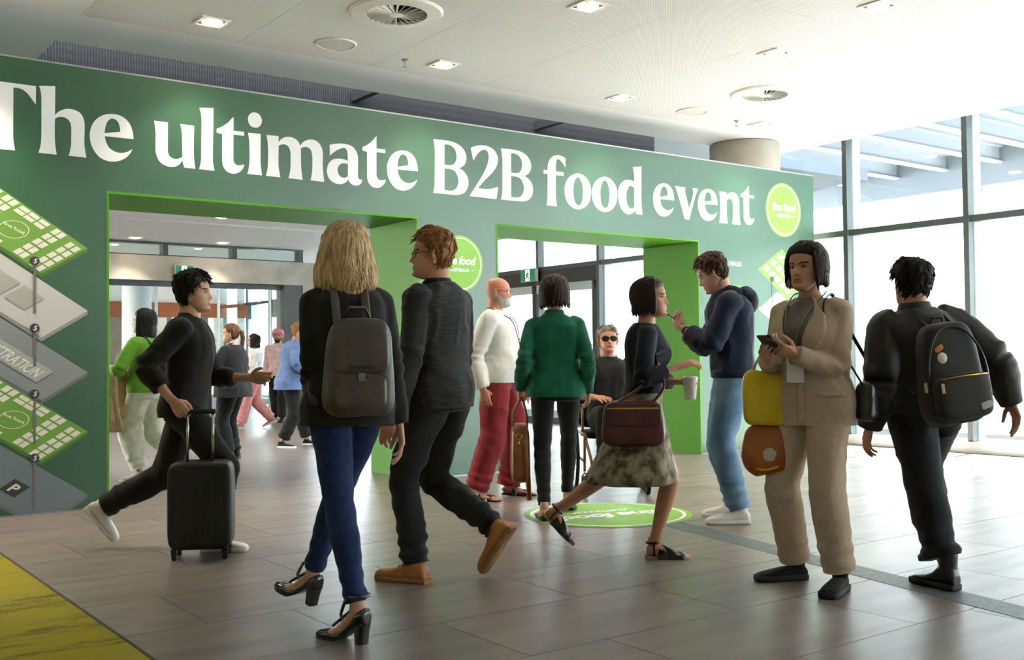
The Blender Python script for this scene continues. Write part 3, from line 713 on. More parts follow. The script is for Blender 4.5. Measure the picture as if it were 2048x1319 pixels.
# ------------------------------------------------------------------ figures: helpers
def vnoise(P, seed=0):
    """vectorised 3D value noise in [-1,1]"""
    P = np.asarray(P, float); I = np.floor(P).astype(np.int64); f = P - I; f = f * f * (3 - 2 * f)
    def h(dx, dy, dz):
        n = (I[:, 0] + dx) * 374761393 + (I[:, 1] + dy) * 668265263 + (I[:, 2] + dz) * 2147483647 + seed * 144665
        n = (n ^ (n >> 13)) * 1274126177
        n = n ^ (n >> 16)
        return (n & 0xffff) / 32767.5 - 1
    x, y, z = f[:, 0], f[:, 1], f[:, 2]
    a = h(0,0,0)*(1-x)+h(1,0,0)*x; b = h(0,1,0)*(1-x)+h(1,1,0)*x
    c = h(0,0,1)*(1-x)+h(1,0,1)*x; d = h(0,1,1)*(1-x)+h(1,1,1)*x
    return (a*(1-y)+b*y)*(1-z) + (c*(1-y)+d*y)*z

def voxel(V, F, size=0.008, smooth=4, fac=0.5):
    """union overlapping closed shapes into one continuous surface"""
    me = fast_mesh('tmp', V, F)
    o = bpy.data.objects.new('tmp', me); COL.objects.link(o)
    m = o.modifiers.new('r', 'REMESH'); m.mode = 'VOXEL'; m.voxel_size = size; m.adaptivity = 0
    if smooth:
        s = o.modifiers.new('s', 'SMOOTH'); s.factor = fac; s.iterations = smooth
    dg = bpy.context.evaluated_depsgraph_get()
    ev = o.evaluated_get(dg); em = ev.to_mesh()
    n = len(em.vertices); co = np.empty(n * 3, np.float32); em.vertices.foreach_get('co', co)
    k = len(em.polygons); ix = np.empty(len(em.loops), np.int32); em.loops.foreach_get('vertex_index', ix)
    ev.to_mesh_clear()
    bpy.data.objects.remove(o); bpy.data.meshes.remove(me)
    return co.reshape(-1, 3).astype(float), ix.reshape(k, -1)

def vnormals(V, F):
    F = np.asarray(F); n = np.cross(V[F[:, 2]] - V[F[:, 0]], V[F[:, 3]] - V[F[:, 1]])
    N = np.zeros_like(V)
    for k in range(4): np.add.at(N, F[:, k], n)
    return N / (np.linalg.norm(N, axis=1, keepdims=True) + 1e-12)

def rot_about(axis, ang):
    return np.array(Matrix.Rotation(ang, 3, Vector(axis)))

def ring(c, rt, fw, hw, fr, bk, n=28, e=2.3):
    t = np.linspace(0, 2 * np.pi, n, endpoint=False)
    cx = np.sign(np.cos(t)) * np.abs(np.cos(t)) ** (2 / e); sy = np.sign(np.sin(t)) * np.abs(np.sin(t)) ** (2 / e)
    d = np.where(sy > 0, fr, bk)
    return c + np.outer(cx * hw, rt) + np.outer(sy * d, fw)

def loft(rings):
    n = len(rings[0]); V = np.concatenate(rings); F = []
    for i in range(len(rings) - 1):
        for k in range(n):
            l = (k + 1) % n
            F.append((i * n + k, i * n + l, (i + 1) * n + l, (i + 1) * n + k))
    F.append(tuple(range(n))[::-1]); F.append(tuple((len(rings) - 1) * n + k for k in range(n)))
    return V, F

class Parts:
    def __init__(s): s.V = []; s.F = []; s.n = 0
    def add(s, vf):
        V, F = vf; s.V.append(np.asarray(V, float)); s.F += [tuple(int(i) + s.n for i in f) for f in F]; s.n += len(V); return s
    def get(s): return np.concatenate(s.V), s.F

def ik(a, b, l1, l2, pole):
    """middle joint of a two-bone chain from a to b bending towards pole"""
    a, b = np.asarray(a, float), np.asarray(b, float); d = b - a; L = np.linalg.norm(d)
    L = min(L, (l1 + l2) * 0.999); u = unit(d); b2 = a + u * L
    x = (l1 * l1 - l2 * l2 + L * L) / (2 * L); h = math.sqrt(max(l1 * l1 - x * x, 0))
    p = np.asarray(pole, float); p = unit(p - u * (p @ u))
    return a + u * x + p * h, b2

def seg(a, b, ra, rb, n=14, mids=(), over=0.0, ell=None, ref=None):
    """tapered limb from a to b; mids = ((t, radius), ...)"""
    a, b = np.asarray(a, float), np.asarray(b, float); u = unit(b - a)
    st = [(0, ra)] + list(mids) + [(1, rb)]
    P = [a + (b - a) * t for t, _ in st]; R = [r for _, r in st]
    if over:
        P = [a - u * ra * over] + P + [b + u * rb * over]; R = [ra * .6] + R + [rb * .6]
    return tube(P, R, n, True, ell, ref=ref)

def blob(c, rx, ry, rz, n=14, R=None):
    th = np.linspace(0, np.pi, n)[1:-1]
    V, F = lathe([(math.sin(t), -math.cos(t)) for t in th], n)
    V = V * np.array((rx, ry, rz))
    if R is not None: V = V @ np.asarray(R).T
    return V + np.asarray(c, float), F

# ---- skin, cloth and hair materials
def skin_mat(name, rgb):
    m = noisy(name, tuple(int(c * .94) for c in rgb), rgb, scale=9, rough=.5, bump=.05, bscale=120, spec=.35, bdist=.003)
    b = m.node_tree.nodes['Principled BSDF']; b.inputs['Subsurface Weight'].default_value = .08; b.inputs['Subsurface Radius'].default_value = (.02, .008, .004)
    return m
def cloth(name, rgb, rgb2=None, scale=14, rough=.85, bump=.25, bscale=420, stretch=(1, 1, 1), spec=.25, sheen=.1, detail=4):
    rgb2 = rgb2 or tuple(min(255, int(c * 1.12 + 3)) for c in rgb)
    return noisy(name, rgb, rgb2, scale=scale, stretch=stretch, rough=rough, bump=bump, bscale=bscale, spec=spec, sheen=sheen, detail=detail, bdist=.002)
def hair_mat(name, rgb, rgb2, scale=60):
    return noisy(name, rgb, rgb2, scale=scale, stretch=(1, 1, .12), rough=.55, bump=.35, bscale=scale * 2.2, spec=.22, lo=.3, hi=.7, bdist=.004)
SK_FAIR = skin_mat('skin_fair', (216, 164, 138)); SK_TAN = skin_mat('skin_tan', (196, 142, 112)); SK_WARM = skin_mat('skin_warm', (208, 158, 126)); SK_RED = skin_mat('skin_ruddy', (210, 148, 120))
M_EYEW = plain('eye_white', (226, 222, 214), .3); M_IRIS = plain('eye_iris', (48, 36, 28), .2); M_LIP = plain('lips', (168, 98, 88), .45); M_BROW = plain('brow', (66, 48, 36), .8); M_BROWG = plain('brow_grey', (150, 140, 130), .8)
M_NAIL = plain('toenail', (150, 40, 50), .3)

# ---- head
HN, HM = 84, 66
HEAD_T = np.array([  # z, front, back, half-width
    (-.02, .050, .010, .024), (.02, .080, .000, .036), (.06, .090, -.012, .044), (.12, .0895, -.030, .053), (.20, .0905, -.055, .0605), (.30, .0885, -.074, .0665), (.40, .086, -.086, .0705),
    (.50, .0835, -.094, .0735), (.58, .0870, -.099, .0755), (.68, .0850, -.102, .0770), (.78, .0765, -.099, .0745), (.87, .060, -.089, .0655), (.94, .038, -.068, .049), (.985, .012, -.040, .026), (1.0, -.006, -.020, .008)])
def head_grid():
    zs = np.interp(np.linspace(0, 1, HM), np.linspace(0, 1, 7), [-.02, .1, .26, .44, .62, .86, 1.0])
    t = np.linspace(0, 2 * np.pi, HN, endpoint=False)
    V = []
    for z in zs:
        fr, bk, hw = (np.interp(z, HEAD_T[:, 0], HEAD_T[:, i]) for i in (1, 2, 3))
        cy = np.interp(z, [0, .3, .6, 1], [.045, .0, -.008, -.012])
        c, s = np.cos(t), np.sin(t)
        e = 2.25
        cx = np.sign(c) * np.abs(c) ** (2 / e); sy = np.sign(s) * np.abs(s) ** (2 / e)
        x = hw * cx; y = cy + np.where(sy > 0, (fr - cy) * sy, (cy - bk) * sy)
        V.append(np.column_stack([x, y, np.full(HN, z)]))
    V = np.concatenate(V)
    x, y, z = V.T.copy(); front = np.clip((y - .02) / .04, 0, 1)
    g = lambda a, s: np.exp(-(a / s) ** 2)
    nz = np.interp(z, [.30, .335, .36, .40, .46, .52, .57], [0, .012, .0235, .019, .012, .006, 0])
    nw = np.interp(z, [.30, .36, .45, .55], [.017, .015, .0095, .0105])
    y = y + front * nz * np.exp(-(np.abs(x) / nw) ** 2.4)
    y = y + front * .006 * g(np.abs(x) - .014, .006) * g(z - .345, .022)                      # nostril wings
    y = y - front * .0100 * g(np.abs(x) - .031, .017) * g(z - .495, .040)                    # sockets
    y = y + front * .0045 * g(np.abs(x) - .030, .022) * g(z - .575, .025)                    # brow ridge
    y = y + front * .0050 * g(x, .024) * (g(z - .235, .014) + 1.1 * g(z - .195, .014)) - front * .004 * g(x, .026) * g(z - .215, .007)
    y = y - front * .004 * g(x, .02) * g(z - .150, .018) + front * .007 * g(x, .020) * g(z - .075, .035)
    x = x + np.sign(x) * .004 * g(z - .42, .06) * g(y - .045, .03)
    return np.column_stack([x, y, z * .228]), None
HEAD_V, _ = head_grid()
HEAD_F = np.array([(i * HN + k, i * HN + (k + 1) % HN, (i + 1) * HN + (k + 1) % HN, (i + 1) * HN + k) for i in range(HM - 1) for k in range(HN)])
HEAD_N = vnormals(HEAD_V, HEAD_F)
def head_mesh(sk=0):
    """returns V, F(list), material ids: 0 skin 1 white 2 iris 3 lips 4 brow"""
    V = HEAD_V; F = [tuple(f) for f in HEAD_F]
    c = V[HEAD_F].mean(1); z = c[:, 2] / .228
    m = np.zeros(len(F), int)
    lip = (c[:, 1] > .06) & (np.abs(c[:, 0]) < .025 * np.sqrt(np.clip(1 - ((z - .215) / .040) ** 2, 0, 1)))
    m[lip] = 3
    ax = np.abs(c[:, 0]); bz = .583 + .012 * np.sin(np.clip((ax - .012) / .04, 0, 1) * 2.4)
    m[(c[:, 1] > .03) & (ax > .013) & (ax < .053) & (np.abs(z - bz) < .016)] = 4
    m = m.tolist()
    P = Parts().add((V, F))
    P.add((np.array([(0, .0, -.004)]), [])); 
    ends = [tuple(range(HN))[::-1], tuple((HM - 1) * HN + k for k in range(HN))]
    P.F += ends; m += [0, 0]
    for s in (-1, 1):
        e = blob((s * .031, .0655, .497 * .228), .0120, .0125, .0075, 12); P.add(e); m += [1] * len(e[1])
        e = blob((s * .031, .0745, .499 * .228), .0052, .0045, .0052, 10); P.add(e); m += [2] * len(e[1])
        lid = tube([(s * (.031 + .0135 * math.cos(a)), .0715 + .007 * math.sin(a) , (.497 * .228) + .0065 * math.sin(a)) for a in np.linspace(.15, math.pi - .15, 9)], .0021, 6); P.add(lid); m += [4] * len(lid[1])
        # ear: shell with rim
        ex, ey, ez = s * .0755, -.012, .455 * .228
        Rm = rot_about((0, 0, 1), s * -.45)
        e = blob((ex, ey, ez), .0075, .0185, .031, 12, Rm); P.add(e); m += [0] * len(e[1])
        rim = tube([np.array((ex + s * .0085, ey, ez)) + Rm @ np.array((0, .0165 * math.cos(a) - .003, .0285 * math.sin(a) + .002)) for a in np.linspace(-.9, 3.9, 14)], .0042, 7); P.add(rim); m += [0] * len(rim[1])
        e = blob((ex + s * .004, ey + .004, ez - .029), .0055, .009, .010, 9); P.add(e); m += [0] * len(e[1])
    V, F = P.get()
    return V, F, m

# ---- hands (wrist at origin, fingers along +Y, back of hand +Z, thumb towards +X for side=+1)
_HAND = {}
def hand_mesh(pose, side, vox=.0032):
    key = (pose, side, vox)
    if key in _HAND: return _HAND[key]
    curls = {'relaxed': ((.25, .35, .25), (.32, .42, .3), (.4, .5, .3), (.5, .5, .3), .35), 'grip': ((1.1, 1.5, .8), (1.15, 1.55, .8), (1.2, 1.5, .8), (1.2, 1.45, .8), .9),
             'phone': ((.55, .75, .5), (.65, .85, .5), (.75, .9, .5), (.85, .9, .5), .75), 'open': ((.05, .1, .1), (.08, .12, .1), (.1, .15, .1), (.15, .2, .1), .15), 'hold': ((.8, .9, .5), (.85, 1.0, .5), (.9, 1.0, .5), (.95, 1.0, .5), .8)}[pose]
    P = Parts()
    pr = [(-.02, .027, .019), (0, .027, .019), (.02, .031, .018), (.045, .039, .016), (.075, .042, .0145), (.090, .040, .012)]
    P.add(loft([ring(np.array((0.002 * side, y, 0)), np.array((1., 0, 0)), np.array((0, 0, 1.)), hw, d, d, 18, 2.6) for y, hw, d in pr]))
    base = [(.029, .088, .0098), (.0095, .092, .0100), (-.0105, .089, .0096), (-.029, .081, .0086)]
    lens = [(.044, .026, .022), (.049, .030, .023), (.045, .028, .022), (.035, .021, .019)]
    for (bx, by, r), ln, cu, sp in zip(base, lens, curls[:4], (.07, .0, -.07, -.15)):
        p = np.array((bx * side, by - .012, 0.)); ang = 0.0; pts = [p.copy()]; rad = [r]
        p = np.array((bx * side, by, -.001)); pts.append(p.copy()); rad.append(r * 1.02)
        for l, a, rr in zip(ln, cu, (.98, .9, .78)):
            ang += a
            p = p + l * np.array((math.sin(sp) * side * math.cos(ang), math.cos(ang) * math.cos(sp), -math.sin(ang)))
            pts.append(p.copy()); rad.append(r * rr)
        P.add(tube(pts, rad, 10)); P.add(blob(pts[-1], r * .8, r * .8, r * .8, 8))
    tc = curls[4]
    d0 = unit(np.array((.75 * side, .68, -.25 - .5 * tc))); d1 = unit(np.array(((.45 - .55 * tc) * side, .85, -.25 - .35 * tc)))
    p0 = np.array((.017 * side, .018, -.004)); p1 = p0 + d0 * .047; p2 = p1 + d1 * .034; p3 = p2 + unit(d1 + np.array((-.3 * tc * side, 0, -.1))) * .027
    P.add(tube([p0, p1, p2, p3], [.016, .0125, .0108, .0088], 10)); P.add(blob(p3, .0088, .0088, .0088, 8)); P.add(blob(p0 + d0 * .02, .017, .02, .014, 10))
    V, F = voxel(*P.get(), vox, 2)
    _HAND[key] = (V, F)
    return V, F

def basis(y, z):
    """columns x,y,z with y kept"""
    y = unit(y); z = np.asarray(z, float); z = unit(z - y * (z @ y)); x = np.cross(y, z)
    return np.column_stack([x, y, z])

# ---- skeleton
class Skel: pass
def skeleton(S):
    """all joints in the person's local frame: +Y forward, +X right, Z up, origin on the floor"""
    k = Skel(); H = S['H']; fem = S.get('fem', False); k.H = H; k.fem = fem
    k.sole = (.152 if S.get('shoe') == 'heel' else .084) * H / 1.75
    pz = S.get('pelvis_z', .53 * H); lean = S.get('lean', 0.0); side = S.get('side_lean', 0.0)
    k.pel = np.array((S.get('px', 0.), S.get('py', 0.), pz))
    pr = S.get('pel_yaw', 0.0); tw = S.get('twist', 0.0)
    k.prt = rot_about((0, 0, 1), pr) @ np.array((1., 0, 0)); k.pfw = rot_about((0, 0, 1), pr) @ np.array((0, 1., 0))
    Rl = rot_about((1, 0, 0), -lean) @ rot_about((0, 1, 0), side)
    Rt = rot_about((0, 0, 1), tw)
    k.up = Rl @ np.array((0, 0, 1.)); k.srt = Rl @ Rt @ np.array((1., 0, 0)); k.sfw = Rl @ Rt @ np.array((0, 1., 0))
    k.neck = k.pel + k.up * (.305 * H)
    hunch = S.get('hunch', 0.0)
    k.neck = k.neck + k.sfw * hunch
    k.spine = lambda t: (k.pel * (1 - t) + k.neck * t) + k.sfw * (-hunch * .6 * math.sin(math.pi * min(max(t, 0), 1)))
    sw = (.094 if fem else .107) * H * S.get('shoulder', 1.0)
    shz = k.pel + k.up * (.260 * H) + k.sfw * hunch * .85
    k.sh = {}; k.el = {}; k.wr = {}; k.hip = {}; k.kn = {}; k.an = {}; k.fdir = {}
    ua, fa = .172 * H, .150 * H; th, sh = .245 * H, .240 * H
    for sgn, s in ((1, 'R'), (-1, 'L')):
        k.sh[s] = shz + k.srt * sgn * sw + k.up * S.get('shrug' + s, 0.0)
        A = S.get('arm' + s, dict(w=(sgn * .25, .05, .47 * H)))
        w = np.array(A['w'], float)
        if A.get('rel') == 'sh': w = k.sh[s] + k.srt * w[0] + k.sfw * w[1] + k.up * w[2]
        pole = A.get('pole', (sgn * .15, -1, 0))
        k.el[s], k.wr[s] = ik(k.sh[s], w, ua, fa, np.array(pole, float))
        k.hip[s] = k.pel + k.prt * sgn * (.052 * H) - np.array((0, 0, .012 * H))
        L = S['leg' + s]                 # dict(p=(x,y) local, z=lift of the heel-side ankle, yaw, pitch)
        fy = L.get('yaw', 0.0); pt = L.get('pitch', 0.0)
        fd = rot_about((0, 0, 1), fy) @ np.array((0, math.cos(pt), -math.sin(pt)))
        an = np.array((L['p'][0], L['p'][1], L.get('z', k.sole)))
        k.kn[s], k.an[s] = ik(k.hip[s], an, th, sh, L.get('pole', rot_about((0, 0, 1), fy * .6) @ np.array((0, 1., .05))))
        k.fdir[s] = fd
    hy, hp, hr = S.get('head_yaw', 0.), S.get('head_pitch', 0.), S.get('head_roll', 0.)
    k.hrot = np.column_stack([k.prt * 0 + np.array((1., 0, 0)), (0, 1., 0), (0, 0, 1.)])
    k.hrot = rot_about((0, 0, 1), hy) @ rot_about((1, 0, 0), -hp) @ rot_about((0, 1, 0), hr)
    nk = unit(k.up * .8 + k.hrot @ np.array((0, .28, .8)))
    k.hs = H * .131 / .228 * S.get('head', 1.0)
    k.hbase = k.neck + nk * (.030 * H) + k.sfw * (.004 * H)         # underside of the jaw hinge
    k.hpos = k.hbase + k.hrot @ np.array((0, .012, -.012 * H)) * 1.0
    return k
def head_xf(k, V): return (np.asarray(V) * k.hs) @ k.hrot.T + k.hpos

TORSO_M = [(-.10, .150, .085, .105), (-.02, .168, .098, .122), (.10, .163, .105, .112), (.28, .148, .108, .092), (.45, .156, .116, .098), (.62, .172, .126, .112), (.76, .180, .120, .118), (.86, .170, .095, .108), (.93, .128, .072, .090), (.985, .078, .058, .070), (1.04, .060, .056, .062)]
TORSO_F = [(-.10, .158, .085, .110), (-.02, .174, .098, .126), (.10, .163, .102, .112), (.28, .130, .095, .084), (.45, .134, .108, .086), (.60, .148, .140, .098), (.72, .154, .126, .104), (.84, .150, .086, .098), (.92, .112, .064, .082), (.985, .064, .050, .062), (1.04, .050, .048, .054)]
def torso_rings(k, S, ease=0.0, t0=-.1, t1=1.04, flare=0.0, belly=0.0, tab=None, n=30, e=2.35, boxy=0.0):
    tab = np.array(tab or (TORSO_F if k.fem else TORSO_M)); sc = k.H / (1.66 if k.fem else 1.78)
    b = S.get('build', 1.0); out = []
    ts = sorted(set([t0, t1] + [t for t in np.linspace(t0, t1, 16)]))
    for t in ts:
        hw, fr, bk = (np.interp(t, tab[:, 0], tab[:, i]) for i in (1, 2, 3))
        if t < .72:
            hw = hw + boxy * max(0, .168 - hw); fr = fr + boxy * max(0, .112 - fr); bk = bk + boxy * max(0, .112 - bk)
        q = min(max((t - .15) / .5, 0), 1)
        rt = unit(k.prt * (1 - q) + k.srt * q); fw = unit(k.pfw * (1 - q) + k.sfw * q)
        fl = flare * max(0, (.35 - t) / .6)
        bl = belly * math.exp(-((t - .22) / .22) ** 2)
        fade = 1.0 if t < .9 else max(.35, 1 - (t - .9) / .14)
        ez = ease * fade
        c = k.spine(t)
        if t < 0: c = k.pel + np.array((0, 0, 1.)) * t * .305 * k.H
        out.append(ring(c, rt, fw, (hw * b) * sc + ez + fl, (fr * b + bl) * sc + ez + fl * .8, bk * b * sc + ez + fl * .9, n, e))
    return out

def limb_paths(k, s): return k.sh[s], k.el[s], k.wr[s]

def w2l(S, P):
    rz = math.radians(S['az'] - 90); d = np.array(P[:2], float) - np.array(S['loc'])
    return np.array((math.cos(rz) * d[0] + math.sin(rz) * d[1], -math.sin(rz) * d[0] + math.cos(rz) * d[1], P[2]))
def l2w(S, P):
    rz = math.radians(S['az'] - 90); P = np.asarray(P, float)
    return np.array((math.cos(rz) * P[0] - math.sin(rz) * P[1] + S['loc'][0], math.sin(rz) * P[0] + math.cos(rz) * P[1] + S['loc'][1], P[2]))
def person(S):
    """build one figure from its description"""
    rz = math.radians(S['az'] - 90); S['rz'] = rz
    root = empty('person', (*S['loc'], 0.0), rz, label=S['label'], cat='person')
    for q in ('legR', 'legL'):
        L = S[q]
        if 'w' in L: L['p'] = w2l(S, (*L['w'], 0))[:2]; L['yaw'] = math.radians(L['az'] - S['az'])
    k = skeleton(S); H, fem = k.H, k.fem; sc = H / 1.75; b = S.get('build', 1.0)
    vx = S.get('vox', .009); sk = S['skin']; far = S.get('far', False)
    # --- body: one continuous surface (trunk, limbs) with finer head, hands and feet grown into it
    P = Parts()
    kinds = [g['type'] for g in S.get('wear', [])]; lf = .86 if 'trousers' in kinds else 1.0
    P.add(loft(torso_rings(k, S, -.020, -.06, 1.04)))
    nk = .050 if fem else .060
    P.add(seg(k.neck - k.up * .05, k.hbase + k.hrot @ np.array((0, -.012, .055)), nk * sc * 1.12, nk * sc, 16))
    aw = (.82 if fem else 1.0) * sc * b * .92
    for sgn, s in ((1, 'R'), (-1, 'L')):
        P.add(seg(k.sh[s], k.el[s], .054 * aw, .038 * aw, 14, ((.4, .047 * aw),), .1)); P.add(blob(k.sh[s], .058 * aw, .058 * aw, .058 * aw))
        P.add(seg(k.el[s], k.wr[s], .038 * aw, .0275 * aw, 14, ((.25, .040 * aw), (.8, .030 * aw)), .1))
        lw = (.98 if fem else 1.0) * sc * b * lf
        P.add(seg(k.hip[s], k.kn[s], .086 * lw, .056 * lw, 16, ((.35, .080 * lw), (.7, .066 * lw)), .3))
        P.add(seg(k.kn[s], k.an[s], .056 * lw, .036 * lw, 16, ((.25, .057 * lw), (.45, .052 * lw), (.75, .039 * lw)), .3))
    bv, bf = voxel(*P.get(), max(vx, .011), 3)
    body = MB(); body.add(bv, bf, 0)
    hv, hf, hm = head_mesh()
    hv = head_xf(k, hv)
    body.v.append(hv); body.f += [tuple(i + body.n for i in f) for f in hf]; body.m += hm; body.n += len(hv)
    k.hand = {}
    for sgn, s in ((1, 'R'), (-1, 'L')):
        A = S.get('arm' + s, {}); d = unit(k.wr[s] - k.el[s])
        d = unit(d + np.array(A.get('bend', (0, 0, 0)), float))
        Z = A.get('back', (sgn, 0, .0))
        B = basis(d, Z); hs = (.92 if fem else 1.0) * sc
        # thumb side: choose mirrored hand so the thumb points along local +X*side
        side = -sgn
        V, F = hand_mesh(A.get('pose', 'relaxed'), side, .0055 if far else .0034)
        Vh = (V * hs) @ B.T + k.wr[s]
        body.add(Vh, F, 0); k.hand[s] = (k.wr[s], B, hs)
    # bare feet grown only for open shoes
    for s in 'RL':
        if S.get('shoe') in ('sandal', 'flat', 'heel', 'pump', 'strap'):
            V, F = foot_mesh(S['shoe'], 1 if s == 'R' else -1)
            V = foot_xf(k, s, V, sc)
            body.add(V, F, 0)
    body.obj('body', [sk, M_EYEW, M_IRIS, S.get('lip', M_LIP), S.get('brow', M_BROW)], root, smooth=True)
    S['_k'] = k; S['_root'] = root
    # --- clothes
    for g in S.get('wear', []): GARMENT[g['type']](S, k, root, g)
    if S.get('hair'): make_hair(S, k, root, S['hair'])
    if S.get('shoe'):
        for sgn, s in ((1, 'R'), (-1, 'L')): make_shoe(S, k, root, s, sgn)
    return S

def put(root, name, V, F, mat, smooth=True, parent=None):
    me = fast_mesh(name, V, np.asarray(F) if isinstance(F, np.ndarray) else F, mat, None, smooth)
    return link(name, me, parent or root)

def wrinkle(V, F, amp, items, seed):
    N = vnormals(V, F); d = np.zeros(len(V))
    for w, sx, sz in items:
        Q = V * np.array((sx, sx, sz)); Q = Q + .35 * np.column_stack([vnoise(V * 6, seed + 5), vnoise(V * 6 + 9, seed + 6), vnoise(V * 6 + 17, seed + 7)])
        n = vnoise(Q, seed); d += w * (1 - 2 * np.abs(n))
    return V + N * (d * amp)[:, None]

def folds_at(V, F, centre, axis, radius, freq, amp, seed):
    """compression folds round a joint: ripples along the axis, fading with distance"""
    N = vnormals(V, F); r = V - centre; u = r @ unit(axis)
    w = np.exp(-(np.linalg.norm(r, axis=1) / radius) ** 2)
    ph = u * freq + 1.6 * vnoise(V * 9, seed)
    return V + N * (w * amp * np.sin(ph))[:, None]

def clamp_end(V, E, u, rad):
    r = V - E; d = r @ u; lat = np.linalg.norm(r - np.outer(d, u), axis=1)
    m = (d > 0) & (lat < rad) & (d < .12)
    V[m] -= np.outer(d[m], u); return V
def seg_dist(V, A, B):
    t = np.clip(((V - A) @ (B - A)) / ((B - A) @ (B - A) + 1e-9), 0, 1); return np.linalg.norm(V - (A + np.outer(t, B - A)), axis=1)
def g_top(S, k, root, g):
    """jacket, shirt, jumper: trunk + sleeves as one cloth surface, collar/lapels/pockets as parts"""
    H = k.H; sc = H / 1.75; b = S.get('build', 1.0); ease = g.get('ease', .016); P = Parts(); seed = g.get('seed', 1)
    t0 = g.get('hem', -.12); aw = (.84 if k.fem else 1.0) * sc * b
    rings = torso_rings(k, S, ease, t0 - .08, g.get('top', 1.0), g.get('flare', .01), g.get('belly', 0.), n=34, boxy=g.get('boxy', 0.))
    P.add(loft(rings))
    se = g.get('sleeve', 1.0); sr = g.get('sleeve_r', .016); cuff = g.get('cuff', None)
    ends = {}
    for sgn, s in ((1, 'R'), (-1, 'L')):
        A, B, C = limb_paths(k, s)
        P.add(blob(A, .056 * aw + sr * .6, .062 * aw + sr * .7, .052 * aw + sr * .5))
        P.add(seg(A + (unit(k.neck - A) * .06), A, .048 * aw + sr * .6, .054 * aw + sr * .6, 16))
        if se <= .5:
            q = se / .5; E = A + (B - A) * q
            P.add(seg(A, E + unit(B - A) * .03, .053 * aw + sr * .8, .050 * aw + sr * 1.2, 16, (), 0)); ends[s] = (E, unit(B - A), .050 * aw + sr)
        else:
            P.add(seg(A, B, .053 * aw + sr * .8, .043 * aw + sr, 16, ((.5, .048 * aw + sr),), .2))
            q = (se - .5) / .5; E = B + (C - B) * q
            rc = (cuff if cuff else .031 * aw + sr * .95)
            P.add(seg(B, E + unit(C - B) * .03, .043 * aw + sr, rc, 16, ((.4, .043 * aw + sr),), 0)); ends[s] = (E, unit(C - B), rc)
    V, F = voxel(*P.get(), S.get('vox', .008), g.get('smooth', 9))
    V = wrinkle(V, F, g.get('amp', .007), g.get('wr', [(1, 7, 3.2), (.5, 15, 9)]), seed)
    for sgn, s in ((1, 'R'), (-1, 'L')):
        ax = unit(k.wr[s] - k.sh[s]); V = folds_at(V, F, k.el[s], ax, .10 * sc, 95, g.get('fold', .006), seed + 3)
    for q in ends: V = clamp_end(V, ends[q][0], ends[q][1], .12)
    hz = k.pel[2] + t0 * .305 * H if t0 < 0 else k.spine(t0)[2]
    ad = np.min([np.minimum(seg_dist(V, k.sh[q], k.el[q]), seg_dist(V, k.el[q], k.wr[q])) for q in 'RL'], 0)
    m = (V[:, 2] < hz) & (ad > .085 * sc); V[m, 2] = hz
    o = put(root, g.get('name', 'jacket'), V, F, g['mat'])
    if g.get('collar', True):
        c = k.neck + k.up * g.get('collar_z', -.012); Rn = (.058 if k.fem else .066) * sc * g.get('collar_r', 1.0)
        ch = g.get('collar_h', .035); th = .006; rr = []
        a = np.linspace(0, 2 * np.pi, 36, endpoint=False)
        def cr(r, z, tilt): return np.array([c + k.srt * r * math.cos(t) * 1.08 + k.sfw * (r * math.sin(t) + .006 - tilt * math.sin(t) * .0) + k.up * (z - (tilt if math.sin(t) > .3 else tilt * .3) * max(0, math.sin(t))) for t in a])
        op = g.get('open', .03)
        rr = [cr(Rn * 1.32, -.012, op), cr(Rn * 1.16, ch * .55, op), cr(Rn * 1.06, ch, op), cr(Rn * .98, ch * .96, op), cr(Rn * .98, -.006, op)]
        Vc, Fc = loft(rr); Fc = Fc[:-2]
        put(root, 'collar', Vc, Fc + [], g.get('collar_mat', g['mat']), True, o)
    for d in g.get('details', []): d(S, k, root, o, g, ends)
    return o

